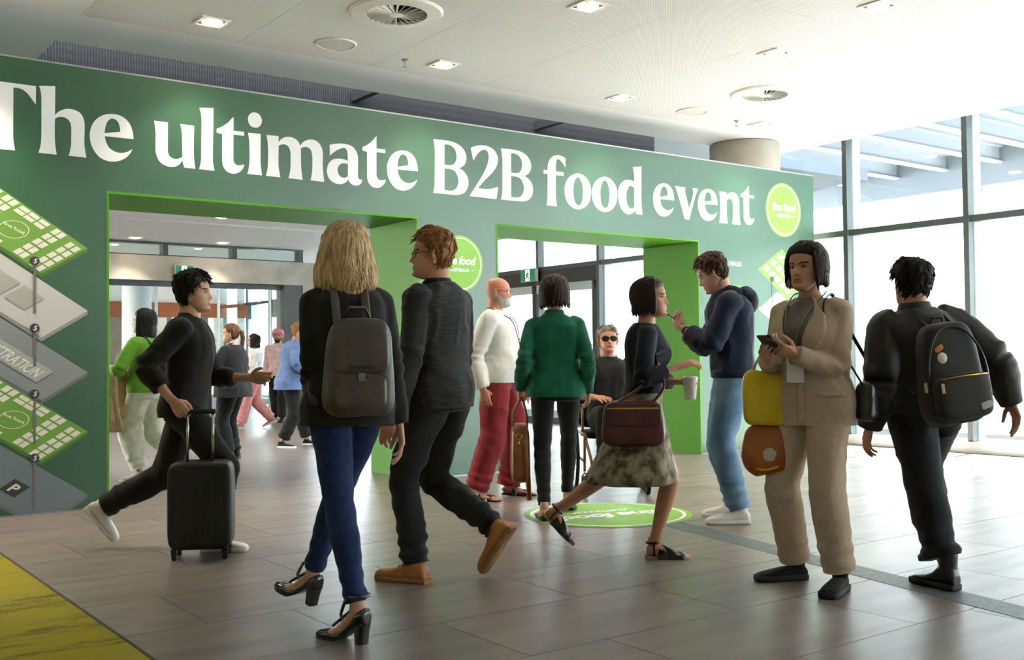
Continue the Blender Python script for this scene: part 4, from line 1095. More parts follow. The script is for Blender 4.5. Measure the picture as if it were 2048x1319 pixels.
def g_trousers(S, k, root, g):
    H = k.H; sc = H / 1.75; b = S.get('build', 1.0); P = Parts(); ease = g.get('ease', .008); seed = g.get('seed', 3)
    P.add(loft(torso_rings(k, S, ease, -.16, g.get('top', .22), 0.0, g.get('belly', 0.), n=30)))
    lw = (.98 if k.fem else 1.0) * sc * b; wd = g.get('wide', (0.0, 0.0, 0.0))   # thigh, knee, hem extra radius
    for sgn, s in ((1, 'R'), (-1, 'L')):
        A, B, C = k.hip[s], k.kn[s], k.an[s]
        hem = g.get('hem', 1.0); E = B + (C - B) * hem; E2 = E + unit(C - B) * .03
        P.add(seg(A + np.array((0, 0, .02)), B, .088 * lw + ease + wd[0], .058 * lw + ease + wd[1], 18, ((.35, .083 * lw + ease + wd[0]), (.7, .068 * lw + ease + (wd[0] + wd[1]) / 2)), .3))
        rc = .040 * lw + ease + wd[2]
        P.add(seg(B, E2, .058 * lw + ease + wd[1], rc, 18, ((.3, .057 * lw + ease + wd[1] * .8 + wd[2] * .2), (.65, .047 * lw + ease + wd[1] * .3 + wd[2] * .7)), 0)); P.add(blob(B, .060 * lw + ease + wd[1], .060 * lw + ease + wd[1], .060 * lw + ease + wd[1]))
        if g.get('turnup'):
            u = unit(C - B); P.add(tube([E - u * .058, E - u * .05, E + u * .03, E + u * .032], [rc, rc + .012, rc + .014, rc + .004], 20))
    V, F = voxel(*P.get(), S.get('vox', .008), g.get('smooth', 5))
    V = wrinkle(V, F, g.get('amp', .005) * 1.3, g.get('wr', [(1, 6, 3.5), (.6, 10, 12)]), seed)
    for sgn, s in ((1, 'R'), (-1, 'L')):
        ax = unit(k.an[s] - k.kn[s])
        V = folds_at(V, F, k.kn[s], ax, .11 * sc, 70, g.get('fold', .0035), seed + 1)
        V = folds_at(V, F, k.kn[s] + (k.an[s] - k.kn[s]) * (g.get('hem', 1.0) - .12), ax, .13 * sc, 85, g.get('stack', .006), seed + 2)
    for q in 'RL':
        u = unit(k.an[q] - k.kn[q]); V = clamp_end(V, k.kn[q] + (k.an[q] - k.kn[q]) * g.get('hem', 1.0), u, .11)
    o = put(root, g.get('name', 'trousers'), V, F, g['mat'])
    for d in g.get('details', []): d(S, k, root, o, g, None)
    return o

def g_skirt(S, k, root, g):
    H = k.H; rings = []
    sc = H / 1.75; n = 64; a = np.linspace(0, 2 * np.pi, n, endpoint=False)
    for i, q in enumerate(np.linspace(0, 1, 14)):
        t = .30 - q * g.get('len', 1.05); base = torso_rings(k, S, .012, max(t, -.02) - .001, max(t, -.02) + .001, n=n)[0]
        c = base.mean(0); z = (k.pel + k.up * 0)[2] + t * .305 * H
        fl = max(0, q - .25) * g.get('flare', .11)
        r = base - c; r = r * (1 + fl / .14 * .55) + unit1(r) * (.008 * q * np.sin(a * 11 + 1.3 * np.sin(a * 3)))[:, None]
        cc = c + np.array(g.get('sway', (0, 0, 0))) * q * q; cc[2] = z if t < 0 else c[2]
        r[:, 2] = 0
        rings.append(cc + r)
    V, F = loft(rings[::-1])
    o = put(root, 'skirt', V, F, g['mat']); return o
def unit1(r): return r / (np.linalg.norm(r, axis=1, keepdims=True) + 1e-9)

# ---- feet and shoes. local foot frame: ankle above heel; +Y toe, sole at z=0
def foot_mesh(kind, side):
    key = ('foot', kind, side)
    if key in _HAND: return _HAND[key]
    lift = .085 if kind == 'heel' else .012
    P = Parts()
    def zf(y): return lift * np.clip((.11 - y) / .13, 0, 1) ** 1.2 + .006
    st = [(-.045, .020, .050), (-.03, .029, .066), (0, .033, .085), (.04, .034, .072), (.08, .037, .055), (.12, .043, .042), (.15, .044, .033), (.172, .041, .026)]
    P.add(loft([ring(np.array((0, y, zf(y) + h / 2)), np.array((1., 0, 0)), np.array((0, 0, 1.)), hw, h / 2, h / 2, 18, 2.4) for y, hw, h in st]))
    P.add(tube([(0, 0, zf(0) + .06), (0, -.004, zf(0) + .09), (0, -.002, zf(0) + .115)], [.034, .033, .030], 14))
    for i, (x, l, r) in enumerate(((.027, .048, .0125), (.010, .047, .0092), (-.005, .041, .0088), (-.018, .034, .0084), (-.030, .026, .008))):
        x *= -side
        P.add(tube([(x, .155, .016), (x * 1.05, .165 + l * .5, .018), (x * 1.05, .165 + l, .012)], [r * 1.1, r, r * .8], 8)); P.add(blob((x * 1.05, .165 + l, .012), r * .85, r * .85, r * .75, 8))
    V, F = voxel(*P.get(), .0042, 2)
    _HAND[key] = (V, F); return V, F
def foot_frame(k, s):
    f = unit(k.fdir[s]); sh = unit(k.kn[s] - k.an[s])
    x = unit(np.cross(f, np.array((0, 0, 1.)))); z = np.cross(x, f)
    return np.column_stack([x, f, z])
def foot_xf(k, s, V, sc):
    B = foot_frame(k, s); V = np.asarray(V, float) * sc
    return (V - np.array((0, 0, k.sole))) @ B.T + k.an[s]

SHOE_ST = {  # y, half-width, height above sole, for closed shoes
    'sneaker': ([(-.062, .028, .060), (-.045, .036, .085), (-.01, .038, .100), (.035, .038, .094), (.075, .041, .075), (.115, .046, .062), (.155, .048, .053), (.19, .043, .043), (.212, .028, .030)], .024, .006),
    'derby': ([(-.060, .028, .060), (-.045, .035, .088), (-.01, .037, .108), (.035, .037, .098), (.075, .040, .078), (.115, .045, .066), (.155, .046, .062), (.195, .041, .056), (.220, .028, .042)], .022, .003),
    'boot': ([(-.062, .030, .080), (-.045, .038, .13), (-.01, .042, .16), (.035, .041, .120), (.075, .042, .080), (.115, .046, .060), (.155, .047, .053), (.195, .041, .045), (.222, .027, .032)], .030, .005),
    'slipon': ([(-.058, .026, .052), (-.042, .034, .072), (-.01, .036, .074), (.035, .037, .070), (.075, .040, .064), (.115, .044, .056), (.150, .046, .048), (.185, .041, .040), (.208, .026, .028)], .026, .007)}
def make_shoe(S, k, root, s, sgn):
    kind = S['shoe']; sc = k.H / 1.75 * S.get('shoe_scale', 1.0); mat = S['shoe_mat']; sol = S.get('sole_mat', mat)
    if kind in SHOE_ST:
        st, sh, lip = SHOE_ST[kind]
        P = Parts().add(loft([ring(np.array((0, y, sh * .6 + (h - sh * .6) / 2)), np.array((1., 0, 0)), np.array((0, 0, 1.)), hw, (h - sh * .6) / 2, (h - sh * .6) / 2, 20, 2.5) for y, hw, h in st]))
        if kind == 'boot': P.add(tube([(0, -.008, .10), (0, -.008, .19)], [.045, .050], 18))
        else: P.add(tube([(0, -.012, .06), (0, -.010, st[2][2] + .012)], [.036, .040], 18))
        V, F = voxel(*P.get(), .005, 3)
        shoe = put(root, 'shoe', foot_xf(k, s, V, sc), F, mat)
        out = [(hw + lip, y) for y, hw, h in st]
        pts = [(w, y) for w, y in out] + [(-w, y) for w, y in out[::-1]]
        pts = catmull([(x, y) for x, y in pts], True, 3)
        m = len(pts); r0 = np.column_stack([pts * np.array((.94, .985)), np.full(m, .0)]); r1 = np.column_stack([pts, np.full(m, sh * .3)]); r2 = np.column_stack([pts, np.full(m, sh)]); r3 = np.column_stack([pts * np.array((.9, .97)), np.full(m, sh * 1.1)])
        V, F = loft([r0, r1, r2, r3]); put(root, 'sole', foot_xf(k, s, V, sc), F, sol, True, shoe)
        if kind == 'derby':
            V, F = MB().box(-.036, .036, -.066, .012, -.0, sh * .98).data(); put(root, 'heel_block', foot_xf(k, s, V, sc), F, S.get('heel_mat', sol), False, shoe)
        if kind in ('sneaker', 'derby'):
            for j in range(4):
                y = .035 + j * .019; z = np.interp(y, [q[0] for q in st], [q[2] for q in st]) + .001
                V, F = tube([(-.022, y, z - .008), (0, y + .002, z + .002), (.022, y, z - .008)], .0033, 6); put(root, 'lace', foot_xf(k, s, V, sc), F, S.get('lace_mat', mat), True, shoe)
    elif kind in ('sandal', 'flat', 'heel', 'strap'):
        lift = .085 if kind == 'heel' else .012
        st = [(-.052, .024), (-.03, .034), (0, .037), (.05, .036), (.10, .043), (.15, .047), (.185, .044), (.21, .034), (.222, .018)]
        zf = lambda y: lift * np.clip((.11 - y) / .13, 0, 1) ** 1.2
        pts = catmull([(w, y) for y, w in st] + [(-w, y) for y, w in st[::-1]], True, 3); th = .016 if kind != 'flat' else .008
        zz = np.array([zf(y) for y in pts[:, 1]]); r0 = np.column_stack([pts, zz - .006]); r1 = np.column_stack([pts, zz + th * .5]); r2 = np.column_stack([pts * np.array((.95, .99)), zz + th * .5 + .001])
        # fill as strips so the arch stays curved
        V, F = loft([r0, r1, r2]); F = F[:-2]; m = len(pts); half = m // 2
        for base in (0, 2 * m):
            for i in range(half - 2):
                f = (base + i, base + i + 1, base + m - 4 - i, base + m - 3 - i); F.append(f if base else f[::-1])
        shoe = put(root, 'shoe', foot_xf(k, s, V, sc), F, sol, False)
        def strap(P, r=.0035, w=3.2, nm='strap', mt=None):
            V, F = tube(P, r, 8, True, (1, w) if False else None); put(root, nm, foot_xf(k, s, V, sc), F, mt or mat, True, shoe)
        def band(y0, y1, h0, h1, hw, z0=.0, nm='strap', tilt=0.0):
            a = np.linspace(-.1, math.pi + .1, 16); V = []
            for yy, hh in ((y0, h0), (y1, h1)):
                for off in (0, .003):
                    for t in a: V.append(((hw + off) * math.cos(t), yy + tilt * math.cos(t), zf(yy) + z0 + (hh + off) * max(math.sin(t), -.05)))
            V = np.array(V); n = len(a); F = []
            for i in range(n - 1):
                F += [(i, i + 1, 2 * n + i + 1, 2 * n + i)[::-1], (n + i, n + i + 1, 3 * n + i + 1, 3 * n + i), (i, i + 1, n + i + 1, n + i), (2 * n + i, 2 * n + i + 1, 3 * n + i + 1, 3 * n + i)[::-1]]
            put(root, nm, foot_xf(k, s, V, sc), F, mat, True, shoe)
        if kind == 'sandal':
            band(.115, .165, .050, .040, .048); band(.03, .065, .082, .072, .040)
            a = np.linspace(math.pi + .2, 2 * math.pi - .2, 12); strap([(.038 * math.cos(t), -.01 + .042 * math.sin(t), .05) for t in a], .007)
        if kind == 'strap':
            band(.145, .185, .042, .034, .049); band(.05, .14, .075, .040, .046, tilt=.030); band(.05, .14, .075, .040, .046, tilt=-.030)
            a = np.linspace(0, 2 * math.pi, 20); strap([(.040 * math.cos(t), -.004 + .040 * math.sin(t), .098) for t in a], .008)
            strap([(.038, .0, .02), (.038, .0, .095)], .006); strap([(-.038, .0, .02), (-.038, .0, .095)], .006)
        if kind == 'flat':
            P = Parts().add(loft([ring(np.array((0, y, h / 2)), np.array((1., 0, 0)), np.array((0, 0, 1.)), hw, h / 2, h / 2, 18, 2.6) for y, hw, h in ((.11, .047, .040), (.14, .050, .042), (.18, .047, .038), (.21, .036, .032), (.228, .020, .022))]))
            P.add(loft([ring(np.array((0, y, h / 2)), np.array((1., 0, 0)), np.array((0, 0, 1.)), hw, h / 2, h / 2, 18, 2.6) for y, hw, h in ((-.058, .026, .040), (-.045, .036, .046), (-.02, .040, .034), (.0, .040, .026), (.05, .041, .022), (.12, .047, .020))]))
            V, F = voxel(*P.get(), .0042, 3); put(root, 'upper', foot_xf(k, s, V, sc), F, mat, True, shoe)
        if kind == 'heel':
            Q = Parts().add(loft([ring(np.array((0, y, zf(y) + h / 2 - .004)), np.array((1., 0, 0)), np.array((0, 0, 1.)), hw, h / 2, h / 2, 18, 2.6) for y, hw, h in ((.115, .045, .046), (.14, .049, .046), (.18, .047, .040), (.21, .037, .034), (.228, .020, .024))]))
            Q.add(loft([ring(np.array((0, y, zf(y) + h / 2 - .004)), np.array((1., 0, 0)), np.array((0, 0, 1.)), hw, h / 2, h / 2, 18, 2.6) for y, hw, h in ((-.062, .024, .055), (-.048, .035, .072), (-.02, .040, .055), (.02, .040, .034), (.07, .042, .026), (.13, .047, .026))]))
            V, F = voxel(*Q.get(), .0042, 3); put(root, 'upper', foot_xf(k, s, V, sc), F, mat, True, shoe)
            hv = Parts().add(loft([ring(np.array((0, y, z)), np.array((1., 0, 0)), np.array((0, 1., 0)), w, w * .95, w * .95, 18, 2.8) for y, z, w in ((-.030, .085, .034), (-.026, .05, .030), (-.024, .0, .027))]))
            V, F = hv.get(); put(root, 'heel_block', foot_xf(k, s, V, sc), F, mat, False, shoe)
            a = np.linspace(0, 2 * math.pi, 22); strap([(.042 * math.cos(t), -.010 + .042 * math.sin(t), .200) for t in a], .009, nm='ankle_strap')
            for q in (-1, 1): strap([(q * .040, .025, .19), (q * .030, .065, .12), (-q * .030, .115, .060)], .007)

# ---- hair
def make_hair(S, k, root, h):
    z = HEAD_V[:, 2] / .228; x, y = HEAD_V[:, 0], HEAD_V[:, 1]
    az = np.abs(np.arctan2(x, y))            # 0 = front
    fl = h.get('front', .80); sl = h.get('side', .52); bl = h.get('back', .20)
    line = np.interp(az, [0, .55, .95, 1.25, 1.62, 1.9, 2.3, math.pi], [fl, fl - .015, fl - .08, sl + .10, sl, bl + .10, bl, bl])
    t = h.get('thick', .016)
    top = np.clip((z - line) / .06, 0, 1)
    th = t * (.35 + .65 * np.clip((z - line) / h.get('grow', .25), 0, 1)) * (1 + .9 * h.get('crown', 0.0) * np.clip((z - .6) / .4, 0, 1))
    nz = vnoise(HEAD_V * np.array((90, 90, 22)), 3 + h.get('seed', 0)) * .5 + vnoise(HEAD_V * np.array((190, 190, 40)), 9) * .5
    th = th * (1 + h.get('tex', .28) * nz)
    off = np.where(z > line, th * top ** .5 + .001, -.007)
    V = HEAD_V + HEAD_N * off[:, None]
    F = [tuple(f) for f in HEAD_F] + [tuple(range(HN))[::-1], tuple((HM - 1) * HN + q for q in range(HN))]
    P = Parts().add((V, F))
    rg = np.random.default_rng(h.get('seed', 0) + 11)
    for (n, a0, a1, zend, out, r, wav) in h.get('locks', []):
        for i in range(n):
            a = a0 + (a1 - a0) * (i + rg.random()) / n; sgn = 1
            zs = rg.uniform(.62, .97); ze = zend + rg.normal(0, .035); m = 12
            pts = []
            ph = rg.uniform(0, 6.28)
            for q in np.linspace(0, 1, m):
                zz = zs * (1 - q) + ze * q
                zc = min(max(zz, .30), .97)
                fr, bk, hw = (np.interp(zc, HEAD_T[:, 0], HEAD_T[:, j]) for j in (1, 2, 3))
                ey = (fr if math.cos(a) > 0 else -bk); rad = 1 / math.sqrt((math.sin(a) / hw) ** 2 + (math.cos(a) / ey) ** 2)
                rad = rad + t * .75 + out * max(0, min(1, (.75 - zz) / .6)) + rg.normal(0, .0012)
                aa = a + wav * .10 * math.sin(5 * q + ph) * q
                pts.append((rad * math.sin(aa), rad * math.cos(aa) - .008, zz * .228 + .004 * wav * math.sin(9 * q + ph)))
            rr = [r * (.5 + .5 * math.sin(math.pi * min(1, .25 + .62 * q))) * (1 if q < .8 else (1 - (q - .8) / .2 * .75)) for q in np.linspace(0, 1, m)]
            P.add(tube(pts, rr, 6))
    nt = h.get('tufts', 0)
    if nt:
        cand = np.where((z > line + .015) & (z < .995))[0]; crown = np.array((0, -.035, .232))
        for i in rg.choice(cand, nt):
            p = V[i]; N = HEAD_N[i]; d = p - crown; d = d - N * (d @ N) + np.array((0, h.get('sweep', .02), 0)); d = unit(d)
            Ln = h.get('tlen', .03) * rg.uniform(.6, 1.3); sd = unit(np.cross(N, d)) * rg.normal(0, .25)
            pts = [p - N * .004, p + (d + sd) * Ln * .4 + N * .003, p + (d + sd * 1.5) * Ln * .75 + N * .003, p + (d + sd * 2) * Ln + N * rg.uniform(-.002, .004)]
            P.add(tube(pts, [.004, .0042, .003, .0008], 5))
    for fn in h.get('extra', []): P.add(fn())
    V, F = P.get()
    put(root, 'hair', head_xf(k, V), F, h['mat'])

def beard(S, k, root, mat, g):
    z = HEAD_V[:, 2] / .228; x, y = HEAD_V[:, 0], HEAD_V[:, 1]; az = np.abs(np.arctan2(x, y))
    up = np.interp(az, [0, .25, .45, 1.0, 1.45, 1.7], [.30, .30, .26, .30, .46, .40]); ok = (z < up) & (az < 1.6) & ~((az < .32) & (z > .165) & (z < .265))
    off = np.where(ok, .0045 + .003 * vnoise(HEAD_V * 150, 4) + .004 * np.clip((.15 - z) / .15, 0, 1), -.006)
    V = HEAD_V + HEAD_N * off[:, None]
    put(root, 'beard', head_xf(k, V), [tuple(f) for f in HEAD_F] + [tuple(range(HN))[::-1]], mat)

def glasses(S, k, root, mat, lens, w=.0265, hgt=.019, thick=.0022, big=1.0, browline=False):
    fr = Parts(); ln = Parts(); zc = .492 * .228
    for s in (-1, 1):
        pts = [(s * .033 + w * big * np.sign(math.cos(a)) * abs(math.cos(a)) ** .7, .092 - .010 * (abs(s * .033 + w * math.cos(a)) / .06) ** 2, zc + hgt * big * np.sign(math.sin(a)) * abs(math.sin(a)) ** .7) for a in np.linspace(0, 2 * math.pi, 20, endpoint=False)]
        fr.add(tube(pts, thick, 7, True, None, True))
        c = np.mean(pts, 0); V = np.array(pts + [c]); n = len(pts); ln.add((V, [(i, (i + 1) % n, n) for i in range(n)]))
        fr.add(tube([(s * (.033 + w * big), .084, zc + .008), (s * .078, .05, zc + .010), (s * .081, -.01, zc + .012), (s * .078, -.03, zc - .004)], thick, 7))
    fr.add(tube([(-.008, .098, zc + .004), (0, .100, zc + .007), (.008, .098, zc + .004)], thick, 7))
    o = put(root, 'glasses', head_xf(k, fr.get()[0]), fr.get()[1], mat)
    put(root, 'lens', head_xf(k, ln.get()[0]), ln.get()[1], lens, True, o)

GARMENT = {'top': g_top, 'trousers': g_trousers, 'skirt': g_skirt}

# ------------------------------------------------------------------ people
BLK = cloth('black_cloth', (24, 23, 24)); BLK2 = cloth('black_wool', (30, 28, 28)); DENIM_D = cloth('dark_denim', (22, 38, 76), (34, 54, 98), scale=40, bscale=600)
CHAR = cloth('charcoal_tweed', (40, 40, 42), (66, 65, 66), scale=70, stretch=(.25, .25, 3), bump=.3); CHAR_J = cloth('charcoal_jeans', (34, 35, 38)); WHITE_L = cloth('white_linen', (228, 225, 217), (234, 231, 224), scale=20)
RED_T = cloth('brick_red_cotton', (132, 34, 42), (146, 42, 50)); GREEN_B = cloth('emerald_wool', (18, 92, 70), (24, 104, 80)); NAVY = cloth('navy_jersey', (26, 32, 54), (32, 38, 62)); DENIM_L = cloth('faded_denim', (84, 118, 150), (122, 152, 178), scale=7, bscale=600)
BEIGE = cloth('beige_suiting', (186, 164, 138), (196, 174, 148), scale=60, bscale=600); NAVY_K = cloth('navy_knit', (22, 24, 36)); LIME_K = cloth('lime_knit', (104, 150, 40), (122, 168, 54), scale=60, bump=.6, bscale=220); CREAM = cloth('cream_cotton', (216, 210, 196)); BLUE_SH = cloth('blue_chambray', (92, 112, 152), (106, 126, 164)); PINK_T = cloth('pink_cotton', (206, 140, 140)); WHITE_J = cloth('white_jacket', (216, 214, 212))
TEE = cloth('grey_print_tee', (92, 84, 76), (128, 118, 106), scale=12); KHAKI = cloth('camel_coat', (178, 152, 116)); QUILT = cloth('navy_quilt', (40, 52, 74), (48, 60, 84))
L_BLK = plain('black_leather', (18, 17, 18), .28, spec=.6); L_PAT = plain('patent_leather', (10, 10, 11), .08, spec=.7, coat=.6); L_TAN = noisy('tan_leather', (176, 112, 56), (198, 134, 74), scale=12, rough=.45, bump=.1); L_WHITE = plain('white_leather', (228, 222, 212), .4); R_BLK = plain('black_rubber', (22, 22, 23), .7); R_GUM = noisy('tan_sole', (150, 104, 62), (168, 122, 78), scale=20, rough=.7, bump=.1); CORK = noisy('cork_sole', (164, 130, 92), (186, 150, 110), scale=60, rough=.8, bump=.2); R_WHITE = plain('white_rubber', (220, 216, 208), .6)
LENS_C = glass('clear_lens', (.95, .95, .95)); LENS_D = plain('dark_lens', (22, 18, 16), .08, spec=.7); M_GOLD = plain('gold_metal', (200, 158, 84), .25, metal=1.0); M_CHROME = plain('chrome', (190, 190, 190), .15, metal=1.0); M_GREYM = plain('grey_metal', (120, 120, 122), .35, metal=.8)
H_BLOND = hair_mat('blonde_hair', (150, 112, 68), (232, 204, 158), 70); H_GINGER = hair_mat('ginger_hair', (128, 84, 46), (170, 118, 70)); H_DARK = hair_mat('dark_brown_hair', (34, 24, 19), (56, 40, 31)); H_BLACK = hair_mat('black_hair', (18, 16, 16), (34, 30, 28)); H_BROWN = hair_mat('brown_hair', (62, 44, 31), (92, 68, 48)); H_GREY = hair_mat('grey_hair', (96, 88, 82), (150, 142, 134)); H_WHITE = hair_mat('white_beard', (176, 168, 158), (214, 208, 200)); H_AUB = hair_mat('auburn_hair', (80, 48, 30), (124, 78, 46))
PI = math.pi
def bob(n, zend, out, r=.011, wav=.4, a0=.75, a1=5.53): return (n, a0, a1, zend, out, r, wav)

def d_lanyard(mat, card=True, zlow=-.30):
    def f(S, k, root, o, g, ends):
        c = k.neck
        tr = torso_rings(k, S, g.get('ease', .016) + .012, .3, .97, g.get('flare', .01), g.get('belly', 0.), n=36, boxy=g.get('boxy', 0.))
        fr = [r[9] for r in tr]                    # front centre of each ring
        low = fr[3]
        for sg in (-1, 1):
            pts = [c + k.srt * sg * .06 - k.sfw * .055 + k.up * .022, c + k.srt * sg * .082 + k.up * .012, c + k.srt * sg * .075 + k.sfw * .075 - k.up * .035, fr[-4] + k.srt * sg * .055 + k.sfw * .012, fr[-8] + k.srt * sg * .03 + k.sfw * .014, low + k.sfw * .012]
            V, F = tube(catm3(pts), .0042, 6); put(root, 'lanyard', V, F, mat, True, o)
        if card:
            B = np.column_stack([k.srt, k.sfw, k.up]); V, F = MB().box(-.045, .045, .0, .004, -.13, 0).data(); put(root, 'name_badge', V @ B.T + low + k.sfw * .014, F, M_LETTER, False, o)
    return f
def catm3(pts, sub=5):
    pts = [np.asarray(p, float) for p in pts]; out = []
    for i in range(len(pts) - 1):
        p0, p1, p2, p3 = pts[max(i - 1, 0)], pts[i], pts[i + 1], pts[min(i + 2, len(pts) - 1)]
        for q in range(sub):
            t = q / sub; out.append(.5 * ((2 * p1) + (-p0 + p2) * t + (2 * p0 - 5 * p1 + 4 * p2 - p3) * t * t + (-p0 + 3 * p1 - 3 * p2 + p3) * t ** 3))
    out.append(pts[-1]); return np.array(out)
def surf_patch(k, S, g, t0, t1, a0, a1, off, nt=8, na=6, e=2.35, shape=None):
    """patch lying on the garment surface: spine range t0..t1, angle range (0=right,90=front)"""
    V = []
    for i in range(nt):
        t = t0 + (t1 - t0) * i / (nt - 1)
        r = torso_rings(k, S, g.get('ease', .016) + off, t - .001, t + .001, g.get('flare', .01), g.get('belly', 0.), n=72, boxy=g.get('boxy', 0.))[0]
        for j in range(na):
            lo, hi = (a0, a1) if shape is None else shape(i / (nt - 1))
            a = (lo + (hi - lo) * j / (na - 1)) % 360 / 5.0; q = int(a) % 72; f = a - int(a); V.append(r[q] * (1 - f) + r[(q + 1) % 72] * f)
    V = np.array(V); n1 = len(V); c = k.spine(.4)
    axis = V.mean(0) - c; F = [(i * na + j, i * na + j + 1, (i + 1) * na + j + 1, (i + 1) * na + j) for i in range(nt - 1) for j in range(na - 1)]
    return V, F
def thick(V, F, d, k, S):
    """give an open patch a second face so it has thickness"""
    N = vnormals(V, np.array(F)); n = len(V); c = V.mean(0) - k.spine(.4); 
    if (N.mean(0) @ c) < 0: N = -N
    V2 = np.concatenate([V, V - N * d]); F2 = list(F) + [tuple(i + n for i in f[::-1]) for f in F]
    from collections import Counter
    ed = Counter(); 
    for f in F:
        for a, b in zip(f, f[1:] + f[:1]): ed[(a, b)] += 1
    F2 += [(a, b, b + n, a + n)[::-1] for (a, b) in ed if (b, a) not in ed]
    return V2, F2
def d_patch(name, mat, t0, t1, a0, a1, off=.004, shape=None, nt=10, na=8, th=.004):
    def f(S, k, root, o, g, ends):
        V, F = surf_patch(k, S, g, t0, t1, a0, a1, off, nt, na, shape=shape); V, F = thick(V, F, th, k, S); put(root, name, V, F, mat, True, o)
    return f
def d_cuffs(mat, w=.03, dr=.004):
    def f(S, k, root, o, g, ends):
        for s in ends:
            E, u, r = ends[s]; V, F = tube([E - u * w, E - u * w * .9, E + u * .004, E + u * .006], [r + dr * .3, r + dr, r + dr, r - .004], 18); put(root, 'cuff', V, F, mat, True, o)
    return f
def d_hood(mat):
    def f(S, k, root, o, g, ends):
        P = Parts(); c = k.neck + k.up * -.005
        ring_ = lambda r, dz, dy, h: [c + k.srt * r * math.cos(a) + k.sfw * (r * .9 * math.sin(a) + dy) + k.up * (dz - (.055 * max(0, math.sin(a))) - (.07 * max(0, -math.sin(a)) ** 1.5)) for a in np.linspace(0, 2 * PI, 24, endpoint=False)]
        P.add(tube(ring_(.100, .018, -.02, 0), [.036 + .018 * max(0, -math.sin(a)) for a in np.linspace(0, 2 * PI, 24, endpoint=False)], 12, True, None, True))
        P.add(blob(c - k.sfw * .165 - k.up * .06, .115, .055, .085)); P.add(blob(c - k.sfw * .13 - k.up * .005, .12, .06, .05))
        V, F = voxel(*P.get(), .008, 4); V = wrinkle(V, F, .006, [(1, 9, 9)], 4); put(root, 'hood', V, F, mat, True, o)
    return f
def d_band(name, mat, t0, t1, off=.004, th=.004): return d_patch(name, mat, t0, t1, 0, 359.9, off, None, 4, 48, th)

PEOPLE = {}
def add(key, **S): PEOPLE[key] = person(S)

# 1 woman with long blonde hair walking away, dark blazer, jeans, high heels
add('blonde', label='woman with long blonde hair, black blazer, blue jeans and black block heels, walking away', loc=(2.075, 3.945), az=68, H=1.66, fem=True, skin=SK_FAIR, build=.97, pelvis_z=.94, lean=.04,
    legL=dict(w=(2.015, 3.765), az=108), legR=dict(w=(2.06, 4.27), az=104, z=.185, pitch=-.22), twist=.10,
    armL=dict(w=(-.13, .20, .98), pole=(-.1, -1, -.2), pose='relaxed'), armR=dict(w=(.22, .0, .82), pose='relaxed'), head_yaw=.1, shoulder=.94, shoe='heel', shoe_mat=L_PAT, sole_mat=L_BLK,
    wear=[dict(type='trousers', mat=DENIM_D, ease=.006, hem=.96, top=.3, amp=.003, stack=.004, name='jeans'), dict(type='top', mat=BLK2, ease=.016, hem=-.16, flare=.022, sleeve=.97, sleeve_r=.011, collar_h=.03, name='blazer', seed=4, boxy=0.25)],
    hair=dict(mat=H_BLOND, front=.84, side=.35, back=.05, thick=.024, tex=.5, locks=[(200, .95, 5.33, -.24, .050, .0068, 1.8), (330, 1.5, 4.8, -.40, .040, .0062, 2.6), (140, 1.2, 5.1, .05, .044, .0062, 1.8), (120, .9, 5.4, .4, .02, .006, 1.0)], seed=2))
# 2 man walking beside her
add('tweed', label='man with short ginger hair and glasses, charcoal tweed jacket and tan shoes', loc=(2.95, 4.58), az=116, H=1.83, skin=SK_RED, lean=.04, pelvis_z=.955,
    legL=dict(w=(2.79, 4.585), az=118), legR=dict(p=(.10, -.25), z=.26, pitch=.95), twist=-.05, armL=dict(w=(-.27, .12, .86)), armR=dict(w=(.27, .06, .84)), head_yaw=.62, shoe='derby', shoe_mat=L_TAN, sole_mat=R_GUM, lace_mat=plain('brown_lace', (70, 44, 28), .8),
    wear=[dict(type='trousers', mat=CHAR_J, ease=.006, wide=(.004, .006, .014), hem=.98, stack=.010, amp=.008, fold=.007, name='jeans'), dict(type='top', mat=CHAR, ease=.022, hem=-.14, flare=.015, sleeve=1.0, collar_h=.04, name='jacket', seed=7, amp=.010, collar_mat=BLK)],
    hair=dict(mat=H_GINGER, front=.80, side=.50, back=.18, thick=.016, crown=.8, tex=.4, tufts=320, tlen=.035), brow=M_BROW)
S = PEOPLE['tweed']; glasses(S, S['_k'], S['_root'], L_BLK, LENS_C)
# 3 bald man in white shirt
add('bald', label='bald man with grey beard and red glasses, white shirt and brick-red trousers, standing in profile', loc=(5.0, 6.93), az=-50, H=1.81, skin=SK_RED, build=1.10, lean=-.03,
    legR=dict(w=(4.78, 6.93), az=-72), legL=dict(w=(5.13, 6.97), az=-42), armR=dict(w=(.24, -.06, .88), pose='relaxed'), armL=dict(w=(-.26, .1, .9)), head_pitch=.05, head_yaw=.05, shoe='sandal', shoe_mat=L_BLK, sole_mat=R_BLK, brow=M_BROWG,
    wear=[dict(type='trousers', mat=RED_T, ease=.012, wide=(.010, .022, .034), hem=.99, amp=.006, stack=.009, top=.15, belly=.05, smooth=4), dict(type='top', mat=WHITE_L, ease=.016, hem=-.06, flare=.02, belly=.075, sleeve=.97, sleeve_r=.018, collar_h=.028, name='shirt', amp=.006, seed=9, details=[d_lanyard(L_BLK, False), d_cuffs(WHITE_L)])])
S = PEOPLE['bald']; beard(S, S['_k'], S['_root'], H_WHITE, {}); glasses(S, S['_k'], S['_root'], plain('red_frame', (190, 30, 40), .3), LENS_C)
